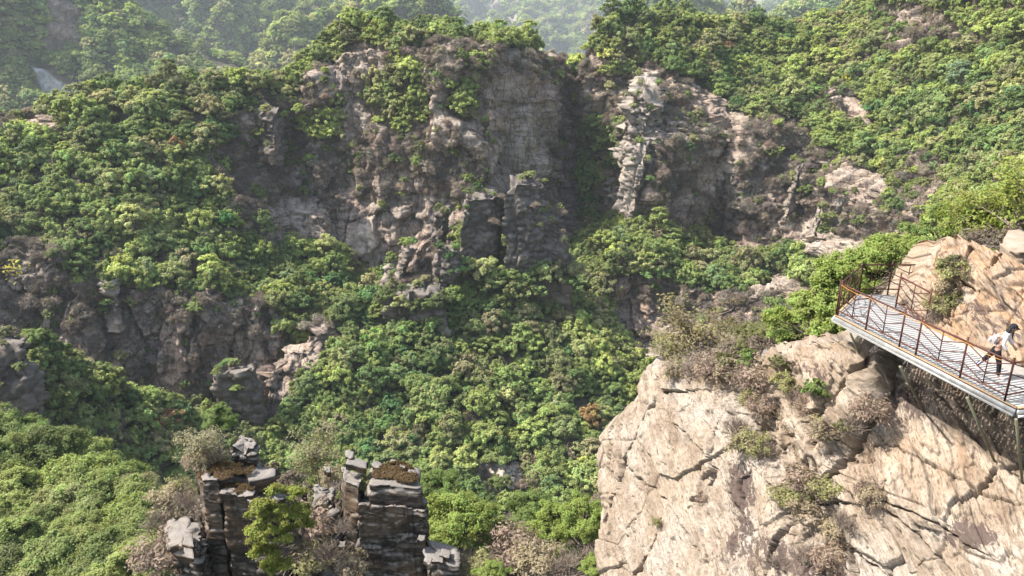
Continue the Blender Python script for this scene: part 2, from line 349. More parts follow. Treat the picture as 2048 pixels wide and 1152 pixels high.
# ================================================================ TREES
def leaf_mat(name='spring_leaves', transl=.45):
    m = NT(name)
    tint = m.attr('tint', 'INSTANCER', 'Color')
    lv = m.attr('lv', 'GEOMETRY', 'Fac')
    hs = m.n('ShaderNodeHueSaturation'); m.l(tint, hs.inputs['Color'])
    m.l(m.math('ADD', m.math('MULTIPLY', lv, .055), .475), hs.inputs['Hue'])
    m.l(m.math('ADD', m.math('MULTIPLY', lv, .75), .62), hs.inputs['Value'])
    d = m.n('ShaderNodeBsdfPrincipled'); m.l(hs.outputs[0], d.inputs['Base Color']); d.inputs['Roughness'].default_value = .6
    d.inputs['Specular IOR Level'].default_value = .25
    t = m.n('ShaderNodeBsdfTranslucent'); m.l(m.mix(.5, hs.outputs[0], m.mix(1.0, hs.outputs[0], (1.3, 1.25, .5), 'MULTIPLY')), t.inputs[0])
    mx = m.n('ShaderNodeMixShader'); mx.inputs[0].default_value = transl
    m.l(d.outputs[0], mx.inputs[1]); m.l(t.outputs[0], mx.inputs[2]); m.l(mx.outputs[0], m.o.inputs[0])
    return m.m
def bark_mat(name, c0, c1):
    m = NT(name); v = m.coord(scale=(1, 1, .25))
    n = m.noise(v, 9, 5, .65)
    return m.pbr(m.mix(n, c0, c1), .95, m.bump(n, .6, .03), .1)
M_LEAF = leaf_mat(); M_BARK = bark_mat('grey_bark', (.06, .048, .038), (.17, .145, .12))
M_TWIG = bark_mat('dry_twigs', (.17, .13, .105), (.38, .315, .255))

def leaves_mesh(name, lobes, nleaf, size, seed, flat=.75, upb=.5, mat=None, fill=.35, aspect=1.5):
    """leaf-sized faces spread through clump volumes; lobes: (x,y,z,r)"""
    g = np.random.default_rng(seed); lobes = np.asarray(lobes, float)
    w_ = lobes[:, 3] ** 2; k = g.choice(len(lobes), nleaf, p=w_ / w_.sum())
    d = g.normal(size=(nleaf, 3)); d /= np.linalg.norm(d, axis=1, keepdims=True)
    d[:, 2] = np.where(d[:, 2] < -.35, -d[:, 2], d[:, 2])
    rr = 1 - fill * g.random(nleaf) ** 1.5
    C = lobes[k, :3] + d * (lobes[k, 3] * rr)[:, None] * np.array([1, 1, flat])
    # ragged outline: sprays reaching out
    C += g.normal(size=C.shape) * (lobes[k, 3][:, None] * .12 + (.034 if nleaf < 9000 else .014))
    cd = C - (lobes[:, :3].mean(0) - np.array([0, 0, .25])); cd /= np.linalg.norm(cd, axis=1, keepdims=True) + 1e-9
    nrm = d * .45 + cd * .6 + np.array([0, 0, upb]) + g.normal(size=(nleaf, 3)) * .45
    nrm /= np.linalg.norm(nrm, axis=1, keepdims=True)
    t = np.cross(nrm, g.normal(size=(nleaf, 3))); t /= np.linalg.norm(t, axis=1, keepdims=True)
    b = np.cross(nrm, t); s = size * g.uniform(.6, 1.35, nleaf)[:, None]
    bend = nrm * s * -.22
    V = np.stack([C - t * s * aspect, C - b * s + bend * -.6, C + t * s * aspect + bend, C + b * s + bend * -.6], 1).reshape(-1, 3)
    F = np.arange(nleaf * 4).reshape(-1, 4)
    lobev = g.random(len(lobes))
    lv = np.clip(lobev[k] * .55 + g.random(nleaf) * .45, 0, 1)
    return mesh_np(name, V, F, mat or M_LEAF, False, {'lv': ('FLOAT', np.repeat(lv, 4))})
def tubes_mesh(name, paths, mat, sides=5):
    """paths: list of ([(x,y,z)...], [radius...])"""
    V = []; F = []
    for pts, rad in paths:
        pts = [Vector(p) for p in pts]; off = len(V)
        for i, p in enumerate(pts):
            d = (pts[min(i + 1, len(pts) - 1)] - pts[max(i - 1, 0)]).normalized()
            a = d.orthogonal().normalized(); b = d.cross(a)
            for k in range(sides):
                an = 2 * math.pi * k / sides
                V.append(p + (a * math.cos(an) + b * math.sin(an)) * rad[i])
        for i in range(len(pts) - 1):
            for k in range(sides):
                F.append((off + i * sides + k, off + i * sides + (k + 1) % sides, off + (i + 1) * sides + (k + 1) % sides, off + (i + 1) * sides + k))
    return mesh_np(name, np.array([tuple(v) for v in V]), np.array(F), mat)
def limb(p0, p1, r0, r1, n=5, sag=.1, rs=None):
    rs = rs or random
    p0 = Vector(p0); p1 = Vector(p1); L = (p1 - p0).length
    off = Vector((rs.uniform(-1, 1), rs.uniform(-1, 1), rs.uniform(-.3, 1))) * L * sag
    pts = []
    for i in range(n):
        t = i / (n - 1); pts.append(p0.lerp(p1, t) + off * math.sin(math.pi * t) + Vector((rs.uniform(-1, 1), rs.uniform(-1, 1), rs.uniform(-1, 1))) * L * .025 * (0 < i < n - 1))
    return (pts, [r0 + (r1 - r0) * i / (n - 1) for i in range(n)])
def make_proto(seed, kind='round', nleaf=2600, size=.085, nl=26, sub=0):
    """crown and trunk meshes for a tree of crown radius 1, its base at z=0"""
    g = random.Random(seed); lobes = []
    H = {'round': 1.35, 'tall': 1.75, 'flat': 1.0, 'layer': 1.3}[kind]
    for i in range(nl):
        a = g.uniform(0, 2 * math.pi) + i * 2.4; t = (i + .5) / nl
        z = t
        prof = {'round': math.sqrt(max(0, 1 - (2 * z - .75) ** 2 * .62)), 'tall': math.sqrt(max(.02, 1 - (1.9 * z - .7) ** 2 * .7)), 'flat': 1 - .55 * z ** 2, 'layer': (1 - z) ** .7 * .95 + .1}[kind]
        rad = prof * (g.uniform(.1, .95) ** .6); r = (g.uniform(.2, .36) if nl > 44 and nleaf > 9000 else g.uniform(.12, .30)) * (1 - .25 * z)
        if kind == 'layer': r *= .85
        lobes.append((rad * math.cos(a), rad * math.sin(a), H * (.28 + .66 * z) + g.uniform(-.05, .05), r))
    if kind != 'layer': lobes.append((0, 0, H * .62, .5))
    main = list(lobes)
    if sub:
        ex = []
        for x, y, z, r in lobes:
            for _ in range(sub):
                v = Vector((g.gauss(0, 1), g.gauss(0, 1), abs(g.gauss(0, .8)))).normalized() * r * .85
                ex.append((x + v.x, y + v.y, z + v.z * .75, r * g.uniform(.25, .55)))
        lobes = ex
    cr = leaves_mesh('crown', lobes, nleaf, size, seed, flat=.5 if kind in ('layer', 'flat') else .72, fill=.8 if nleaf < 9000 else 1.0)
    paths = []; top = Vector((g.uniform(-.12, .12), g.uniform(-.12, .12), H * .8))
    tr = limb((0, 0, -.25), top, .06, .015, 7, .05, g); paths.append(tr)
    for x, y, z, r in main[::2 if nleaf < 5000 else 1]:
        t = max(.18, min(.85, z / H * .6)); i = min(5, int(t * 6)); st = tr[0][i]
        paths.append(limb(st, (x, y, z), .024, .006, 5, .12, g))
        if nleaf >= 5000:
            for _ in range(3):
                e = Vector((x, y, z)) + Vector((g.uniform(-1, 1), g.uniform(-1, 1), g.uniform(-.2, 1))) * r
                paths.append(limb(Vector(st).lerp(Vector((x, y, z)), .6), e, .008, .002, 4, .15, g))
    return cr, tubes_mesh('trunk', paths, M_BARK, 4 if nleaf < 5000 else 5)
def make_brush(seed, n=260, h=1.0, mat=None, leafy=0, wid=.008):
    """a leafless bush: forked dry twigs"""
    g = np.random.default_rng(seed); V = []; F = []
    def stick(a, b, w0, w1):
        d = b - a; s = np.cross(d, g.normal(size=3)); s /= np.linalg.norm(s) + 1e-9; s2 = np.cross(d, s); s2 /= np.linalg.norm(s2) + 1e-9
        o = len(V)
        for k in range(3):
            an = 2.094 * k; q = s * math.cos(an) + s2 * math.sin(an)
            V.append(a + q * w0); V.append(b + q * w1)
        for k in range(3):
            k2 = (k + 1) % 3; F.append((o + 2 * k, o + 2 * k2, o + 2 * k2 + 1, o + 2 * k + 1))
    for i in range(n // 10):
        base = np.array([g.normal() * .16, g.normal() * .16, -.1]); d = np.array([g.normal() * .6, g.normal() * .6, 1.0]); d /= np.linalg.norm(d)
        m = base + d * h * g.uniform(.3, .5); stick(base, m, wid * 2, wid * 1.4)
        for k in range(3):
            d2 = d + g.normal(size=3) * .4; d2 /= np.linalg.norm(d2); e = m + d2 * h * g.uniform(.2, .45); stick(m, e, wid * 1.3, wid * .8)
            for _ in range(2):
                d3 = d2 + g.normal(size=3) * .55; d3 /= np.linalg.norm(d3); stick(m + (e - m) * g.uniform(.4, 1), e + d3 * h * g.uniform(.12, .3), wid * .8, wid * .35)
    return mesh_np('twigs', np.array(V), np.array(F), mat or M_TWIG, False)

# ---- where trees stand
TREES = []      # dict(p, r, kind, tint, sheet)
def scatter(name, spacing, rmin, rmax, rowskip=2, maxrk=.34, pal=None, seed=1, prob=1.0, extra=None, yoff=0):
    S = SHEETS[name]; P = S['P'][rowskip:]; rk = S['rk'][rowskip:]; scr = S['sc'][rowskip:]; g = np.random.default_rng(seed)
    px, py = proj(P)
    ok = (px > -160) & (px < 2210) & (py > -60) & (py < 1260) & (scr < .2)
    pn = fbm(P / (spacing * 2.3), 3, seed + 50)
    ok &= rk + pn * .35 < maxrk
    ok &= g.random(rk.shape) < prob
    Q = P[ok]; idx = g.permutation(len(Q)); Q = Q[idx]
    J = Q + g.normal(size=Q.shape) * spacing * .25
    cell = np.floor(J / spacing).astype(np.int64); key = cell[:, 0] * 73856093 ^ cell[:, 1] * 19349663 ^ cell[:, 2] * 83492791
    _, first = np.unique(key, return_index=True)
    Q = Q[first]
    return Q, rmin * .75 + (rmax * 1.2 - rmin * .75) * g.random(len(Q)) ** 1.4
def tints(P, g, sc=1.0, near=0.0):
    """leaf colour by place: stands of one kind grow together"""
    P = np.asarray(P)
    a = fbm(P / (26 * sc), 3, 201) * .9 + g.normal(size=len(P)) * .42
    b = fbm(P / (18 * sc), 3, 202) * .8 + g.normal(size=len(P)) * .5
    base = np.array([.115, .145, .042]); yel = np.array([.185, .215, .055]); deep = np.array([.060, .105, .034]); oliv = np.array([.155, .145, .08]); blue = np.array([.10, .145, .082])
    c = base[None] + np.clip(a, 0, 1.2)[:, None] * (yel - base) + np.clip(-a, 0, 1.2)[:, None] * (deep - base)
    c = c + np.clip(b - .15, 0, 1)[:, None] * (oliv - c) + np.clip(-b - .8, 0, 1)[:, None] * (blue - c)
    c = c * g.uniform(.68, 1.32, (len(P), 1))
    c = c * (1 - near) + yel * near * g.uniform(.85, 1.15, (len(P), 1))
    r = g.random(len(P)); c[r < .0012] = (.17, .095, .05)
    c = c * .86 + c.mean(1, keepdims=True) * .14
    return np.clip(c * 2.5 * np.array([1.03, 1.0, .92]), .02, .6)
kinds = ['round', 'flat', 'tall', 'round', 'layer', 'flat', 'round']
pspec = [(5400, .041, 34, 2), (4800, .046, 40, 2), (5200, .043, 32, 2), (5800, .036, 46, 2), (4600, .043, 44, 1), (5200, .048, 30, 2), (2800, .042, 36, 2)]
PROTO = [make_proto(100 + i, k, *pspec[i]) for i, k in enumerate(kinds)]
def airy(seed):
    g_ = np.random.default_rng(seed); q = g_.normal(size=(60, 3)); q /= np.linalg.norm(q, axis=1, keepdims=True); q[:, 2] = np.abs(q[:, 2]) * .9; q *= g_.uniform(.3, 1, (60, 1))
    return leaves_mesh('crown', np.concatenate([q, g_.uniform(.12, .3, (60, 1))], 1), 1300, .03, seed, fill=1.0, aspect=2.6)
AIRY = [airy(700 + i) for i in range(3)]
PROTO_NEAR = [make_proto(300 + i, k, 38000, .0155, 46, 8) for i, k in enumerate(['round', 'layer', 'round'])]
BRUSH = [make_brush(500 + i, 520, wid=.0095) for i in range(3)]

tree_sets = [('mountain_terrain', 3.9, 1.9, 3.3), ('left_spur_terrain', 3.2, 1.6, 2.8), ('central_spur_terrain', 3.4, 1.7, 3.0)]
cand = []
for i, (nm, sp, r0, r1) in enumerate(tree_sets):
    Q, rr = scatter(nm, sp, r0, r1, seed=10 + i, rowskip=8)
    cand.append((Q, rr))
near_pts = []
P_all = np.concatenate([c[0] for c in cand]); R_all = np.concatenate([c[1] for c in cand])
# sight test against coarse copies of the sheets
bv = []
bvv = []; bvf = []; off = 0
for nm, S in SHEETS.items():
    Pd = S['P'][::3, ::3]; nv, nu = Pd.shape[:2]
    bvv.append(Pd.reshape(-1, 3)); bvf.append(grid_faces(nu, nv, off)); off += nv * nu
bvh = BVHTree.FromPolygons([tuple(v) for v in np.concatenate(bvv)], [tuple(int(i) for i in f) for f in np.concatenate(bvf)])
def seen(p, r, eyes=((0, 0, 0), (-4, 0, 1.5), (4, 0, 1.5))):
    for k, e in enumerate(eyes):
        e = Vector(e); t = Vector(p) + Vector((0, 0, 1.2 * r)); d = t - e; L = d.length
        h = bvh.ray_cast(e, d / L, L - 1.5 * r)
        if h[0] is None: return k + 1
    return 0
vis = np.array([seen(p, r) for p, r in zip(P_all, R_all)])
P_all, R_all, vis = P_all[vis > 0], R_all[vis > 0], vis[vis > 0]
# a belt of trees at the foot of the dark fins
belt = np.array([at(x, y, f) for x, y, f in [(925, 540, 160), (950, 562, 160), (975, 548, 161), (1000, 566, 161), (1022, 560, 161), (1045, 572, 162), (1065, 558, 162), (1088, 574, 163), (1108, 560, 163), (1130, 572, 164), (1150, 556, 165), (905, 600, 154), (880, 612, 150), (850, 622, 149), (800, 622, 150), (775, 610, 152), (1035, 590, 160), (1075, 596, 160), (985, 588, 159)]])
P_all = np.concatenate([P_all, belt]); R_all = np.concatenate([R_all, rng.uniform(2.2, 3.4, len(belt))]); vis = np.concatenate([vis, np.ones(len(belt), int)])
g = np.random.default_rng(5)
T_all = tints(P_all, g)
# the trees of the bottom left corner and those below the pillars stand close
Qn, rn = scatter('near_slope', 3.3, 1.7, 2.9, seed=33, rowskip=8, maxrk=.6)
pxn, pyn = proj(Qn)
keep = (pxn < 300) & (pyn > 900) & (pyn < 1250)
Qn, rn = Qn[keep], rn[keep]
Tn = tints(Qn, g, 1, .2) * .72
PX0 = proj(P_all)
for (tx, ty, tc) in ((362, 312, (.42, .25, .12)), (205, 350, (.09, .24, .06)), (455, 455, (.08, .22, .06)), (1175, 870, (.36, .24, .10)), (1690, 185, (.42, .42, .07)), (745, 710, (.2, .36, .07))):
    q_ = np.argmin((PX0[0] - tx) ** 2 + (PX0[1] - ty) ** 2 - R_all * 60); T_all[q_] = tc; R_all[q_] = 3.2
K_all = g.integers(0, len(PROTO), len(P_all))

def set_tint(o, c):
    o['tint'] = [float(c[0]), float(c[1]), float(c[2])]
def region(px, py):
    if py < 230 and px < 620: return 'on the left ridge line, ' + ('its far left end' if px < 200 else 'its middle' if px < 420 else 'climbing to the dome')
    if px < 560 and py > 630: return 'on the steep left spur, ' + ('near the brown crag' if px < 150 else 'halfway down' if px < 330 else 'by the dark ravine')
    if px < 700 and py < 640:
        return 'in the left wood, ' + ('high up' if py < 320 else 'mid slope' if py < 430 else 'on the cliff brow') + (' at the left edge' if px < 180 else ' toward the dome' if px > 420 else ' above the lower cliff')
    if px < 1170 and py < 260: return 'on top of the domed cliff, ' + ('left end' if px < 760 else 'middle' if px < 930 else 'right end')
    if px < 1180 and py < 520: return 'on a ledge of the domed cliff, ' + ('left part' if px < 800 else 'right part')
    if px < 1340 and py > 500:
        return 'on the central spur, ' + ('high up' if py < 650 else 'middle' if py < 780 else 'low down' if py < 900 else 'beyond the pillars') + (' on its left flank' if px < 760 else ' along its back' if px < 1020 else ' near the gully')
    if py < 330: return 'on the right mountain, ' + ('near its summit' if py < 110 else 'halfway down' if py < 220 else 'above the cliffs') + (' on the left' if px < 1450 else ' in the middle' if px < 1750 else ' at the edge')
    return 'below the right cliffs, ' + ('by the gully' if px < 1350 else 'under the buttress' if px < 1600 else 'behind the walkway' if px < 1850 else 'at the edge') + (', upper row' if py < 480 else ', lower row')
def word(c):
    if c[0] > c[1] * 1.2: return 'rust brown'
    if c[1] > .185: return 'bright yellow-green'
    if c[0] > c[1] * .93: return 'dull olive brown'
    if c[2] > c[0] * .85: return 'cool blue-green'
    if c[1] < .11: return 'dark green'
    return 'fresh green'
def add_tree(p, r, cr, tr, c, rz, label, group, cat='tree', name='broadleaf_tree', tilt=0, sz=1.0):
    e = obj(name, None, None, Vector(p), (tilt, 0, rz)); e.empty_display_size = .3; e.scale = (r, r, r * sz)
    tag(e, label, cat, group)
    a = obj('crown', cr, e); set_tint(a, c); b = obj('trunk', tr, e)
    return e
# one tree of each shape is the source of the mass instances: individuals first
px_, py_ = proj(P_all)
size = R_all / np.linalg.norm(P_all, axis=1)
infr = (px_ > 5) & (px_ < 2043) & (py_ > 8) & (py_ < 1145) & (vis == 1)
order = np.argsort(-(size * infr)); n_ind = 285 - len(Qn)
sel = set(order[:n_ind].tolist())
sources = {}
for i in order[:n_ind]:
    k = int(K_all[i]); c = T_all[i]
    e = add_tree(P_all[i], R_all[i], PROTO[k][0], PROTO[k][1], c, g.uniform(0, 6.28), '%s %s tree %s' % (word(c), {'round': 'round', 'flat': 'broad', 'tall': 'tall', 'layer': 'layered'}[kinds[k]], region(px_[i], py_[i])), 'trees of the valley woods')
    sources.setdefault(k, e)
for i in range(len(Qn)):
    k = i % 3; c = Tn[i]
    add_tree(Qn[i], rn[i] * 1.1, PROTO_NEAR[k][0], PROTO_NEAR[k][1], c, g.uniform(0, 6.28), '%s %s tree in the bottom left grove, %s %s' % (word(c), 'small' if rn[i] < 2.1 else 'large' if rn[i] > 2.8 else 'middling', 'upper edge' if proj(Qn[i])[1] < 990 else 'middle' if proj(Qn[i])[1] < 1090 else 'lowest row', 'at the left' if proj(Qn[i])[0] < 90 else 'in the centre' if proj(Qn[i])[0] < 200 else 'beside the bare slope'), 'near trees at the bottom left')
def mass(name, P, Rr, K, T, srcs, label, seed=0, tilt=.12):
    """one object: instances of the source shapes on points"""
    g = np.random.default_rng(seed); n = len(P)
    me = bpy.data.meshes.new(name); me.vertices.add(n); me.vertices.foreach_set('co', np.asarray(P, np.float32).ravel())
    def at_(nm, ty, d, key):
        a = me.attributes.new(nm, ty, 'POINT'); a.data.foreach_set(key, np.asarray(d).ravel())
    at_('kindex', 'INT', np.asarray(K, np.int32), 'value')
    at_('rot', 'FLOAT_VECTOR', np.stack([g.normal(size=n) * tilt, g.normal(size=n) * tilt, g.uniform(0, 6.28, n)], -1).astype(np.float32), 'vector')
    at_('scl', 'FLOAT_VECTOR', np.stack([Rr * g.uniform(.85, 1.15, n), Rr * g.uniform(.85, 1.15, n), Rr * g.uniform(.8, 1.2, n)], -1).astype(np.float32), 'vector')
    at_('tint', 'FLOAT_COLOR', np.concatenate([T, np.ones((n, 1))], 1).astype(np.float32), 'color')
    o = obj(name, me); tag(o, label, kind='stuff')
    ng = bpy.data.node_groups.new(name + '_nodes', 'GeometryNodeTree')
    ng.interface.new_socket('Geometry', in_out='INPUT', socket_type='NodeSocketGeometry'); ng.interface.new_socket('Geometry', in_out='OUTPUT', socket_type='NodeSocketGeometry')
    N = ng.nodes.new; L = ng.links.new
    gi = N('NodeGroupInput'); go = N('NodeGroupOutput'); ip = N('GeometryNodeInstanceOnPoints'); L(gi.outputs[0], ip.inputs['Points'])
    allj = N('GeometryNodeJoinGeometry')
    for tup in srcs[::-1]:
        j = N('GeometryNodeJoinGeometry')
        for s in tup:
            oi = N('GeometryNodeObjectInfo'); oi.inputs['Object'].default_value = s; oi.inputs['As Instance'].default_value = False; L(oi.outputs['Geometry'], j.inputs[0])
        gti = N('GeometryNodeGeometryToInstance'); L(j.outputs[0], gti.inputs[0]); L(gti.outputs[0], allj.inputs[0])
    L(allj.outputs[0], ip.inputs['Instance']); ip.inputs['Pick Instance'].default_value = True
    def na(nm, ty):
        x = N('GeometryNodeInputNamedAttribute'); x.data_type = ty; x.inputs['Name'].default_value = nm; return x.outputs['Attribute']
    L(na('kindex', 'INT'), ip.inputs['Instance Index']); L(na('rot', 'FLOAT_VECTOR'), ip.inputs['Rotation']); L(na('scl', 'FLOAT_VECTOR'), ip.inputs['Scale'])
    L(ip.outputs[0], go.inputs[0])
    md = o.modifiers.new('scatter', 'NODES'); md.node_group = ng
    return o
def kids(e): return tuple(c for c in e.children)
bpy.context.view_layer.update()
SRC = [kids(sources[k]) for k in range(len(PROTO))]
rest = np.array([i for i in range(len(P_all)) if i not in sel])
mass('woodland', P_all[rest], R_all[rest], K_all[rest], T_all[rest], SRC, 'spring green woodland covering the slopes of the valley', 1)
# far woods
fP = []; fR = []
for i, (nm, sp, r0, r1) in enumerate([('far_hills_near_left', 6.0, 3.0, 6.0), ('far_hills_spur', 8, 4, 7.5), ('far_hills_middle', 9, 4.5, 8.5), ('far_hills_right', 9, 4.5, 8.5), ('far_hills_blue', 13, 6, 12)]):
    Q, rr = scatter(nm, sp, r0, r1, seed=60 + i, rowskip=2, maxrk=.75)
    v = np.array([seen(p, r, ((0, 0, 0),)) for p, r in zip(Q, rr)]) > 0
    fP.append(Q[v]); fR.append(rr[v])
fP = np.concatenate(fP); fR = np.concatenate(fR)
mass('far_woodland', fP, fR, g.integers(0, len(PROTO), len(fP)), tints(fP, g, 4) * 1.2, SRC, 'hazy green woods on the far hills', 2)
print('TREES', len(P_all), 'near', len(Qn), 'far', len(fP))
# scrub on cliffs and among trees: bare brown brush and small green bushes
b0 = add_tree(at(600, 330, 198), 1.2, PROTO[0][0], PROTO[0][1], (.1, .13, .04), 0, 'small green bush on the brow of the brown cliff', None, 'bush', 'bush')
sb = []; sr = []
for i, (nm, sp) in enumerate([('mountain_terrain', 2.3), ('left_spur_terrain', 2.0), ('central_spur_terrain', 2.2)]):
    Q, rr = scatter(nm, sp, .7, 1.7, seed=80 + i, rowskip=8, maxrk=3.0, prob=1)
    n = fbm(Q / 14, 3, 300 + i); m = n > -.12
    Q, rr = Q[m], rr[m]; v = np.array([seen(p, r, ((0, 0, 0),)) for p, r in zip(Q, rr)]) > 0
    sb.append(Q[v]); sr.append(rr[v])
sb = np.concatenate(sb); sr = np.concatenate(sr)
bt = np.array([.27, .225, .19])[None] * g.uniform(.6, 1.4, (len(sb), 1)) * (1 + g.normal(size=(len(sb), 3)) * .05)
gr = g.random(len(sb)) < .16; bt[gr] = tints(sb[gr], g) * .9
kb = g.integers(0, 3, len(sb)); kb[gr] = 3 + g.integers(0, len(PROTO), int(gr.sum()))
bs = []
for k in range(3):
    e = obj('dry_bush', None, None, Vector(at(560 + 150 * k, 330 + 60 * k, 197)), None, (1.3,) * 3); tag(e, ['grey brown leafless bush on the left shoulder of the brown cliff', 'grey brown leafless bush on the middle of the domed cliff', 'grey brown leafless bush low on the domed cliff'][k], 'bush')
    q = obj('crown', AIRY[k], e); set_tint(q, (.27, .22, .18)); obj('twigs', BRUSH[k], e); bs.append(kids(e))
mass('undergrowth', sb, sr, kb, bt, bs + SRC, 'brown leafless brush and low bushes clinging to the cliffs', 3, .3)
print('brush', len(sb))
# ================================================================ ROCK FACE ON THE RIGHT
NV = np.array([.938, .346, 0.0]); AV = np.array([.346, -.938, 0.0])     # away from / along the walkway edge
ZD = -9.06                                                              # deck level
def slab_mat():
    m = NT('pale_sandstone')
    u = m.attr('suv', 'GEOMETRY', 'Vector')
    def mp(sc, loc=(0, 0, 0)):
        x = m.n('ShaderNodeMapping'); m.l(u, x.inputs[0]); x.inputs['Scale'].default_value = sc; x.inputs['Location'].default_value = loc; return x.outputs[0]
    v = m.coord()
    base = m.ramp(m.noise(mp((.5, 1.3, 1)), 1.2, 6, .62, .4), [(.3, (.15, .105, .072)), (.43, (.235, .182, .135)), (.56, (.31, .252, .195)), (.72, (.375, .33, .275))])
    base = m.mix(m.ramp(m.noise(v, .45, 3, .6), [(.48, 0), (.66, .65)]), base, (.36, .325, .285))       # greyer zones
    base = m.mix(m.math('MULTIPLY', m.attr('orange'), m.ramp(m.noise(mp((1, 1.6, 1), (3, 1, 0)), 1.6, 5, .7), [(.35, .1), (.65, .85)])), base, (.35, .20, .10))
    fine = m.noise(mp((1.6, 7, 1)), 2.2, 7, .72, .5)
    base = m.mix(m.ramp(fine, [(.52, 0), (.62, .7)]), base, (.17, .125, .08))                        # rusty streaks
    base = m.mix(m.ramp(m.noise(mp((1.3, 6, 1), (7, 3, 0)), 3.1, 5, .7, .3), [(.57, 0), (.63, .85)]), base, (.06, .045, .035))  # hairline cracks
    base = m.mix(m.ramp(m.noise(v, 7, 5, .7), [(.5, 0), (.8, .3)]), base, (.45, .40, .33))
    base = m.mix(m.ramp(m.noise(v, 3.2, 6, .75), [(.42, .35), (.5, 0)]), base, (.12, .09, .065))
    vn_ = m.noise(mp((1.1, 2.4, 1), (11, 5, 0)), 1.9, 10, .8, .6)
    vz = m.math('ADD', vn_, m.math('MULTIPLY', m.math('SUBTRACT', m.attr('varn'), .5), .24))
    base = m.mix(m.ramp(vz, [(.555, 0), (.585, .9)]), base, (.075, .052, .045))                         # desert varnish patches, plus painted shade below the deck
    base = m.mix(m.math('MULTIPLY', m.attr('under'), m.ramp(m.noise(mp((1, 1.6, 1), (2, 9, 0)), 1.8, 6, .7), [(.35, .25), (.55, .82)])), base, (.035, .027, .022))    # shade of the deck deepened in the rock colour
    base = m.mix(m.attr('dirt'), base, m.mix(m.noise(v, 6, 6, .75), (.10, .075, .05), (.30, .22, .15)))
    nb = m.bump(m.noise(mp((1.2, 5, 1)), 3, 8, .7, .4), .5, .06)
    nb = m.bump(m.noise(v, 14, 6, .7), .45, .03, nb)
    return m.pbr(base, .85, nb, .18)
M_SLAB = slab_mat()
def seg_dist(px, py, pts):
    d = np.full(px.shape, 1e9); tt = np.zeros(px.shape); side = np.zeros(px.shape); n = len(pts) - 1
    for i in range(n):
        ax, ay = pts[i]; bx, by = pts[i + 1]; ex, ey = bx - ax, by - ay
        t = np.clip(((px - ax) * ex + (py - ay) * ey) / (ex * ex + ey * ey), 0, 1)
        dd = np.hypot(px - ax - t * ex, py - ay - t * ey); m = dd < d
        d = np.where(m, dd, d); tt = np.where(m, (i + t) / n, tt); side = np.where(m, np.sign((px - ax) * ey - (py - ay) * ex), side)
    return d, tt, side
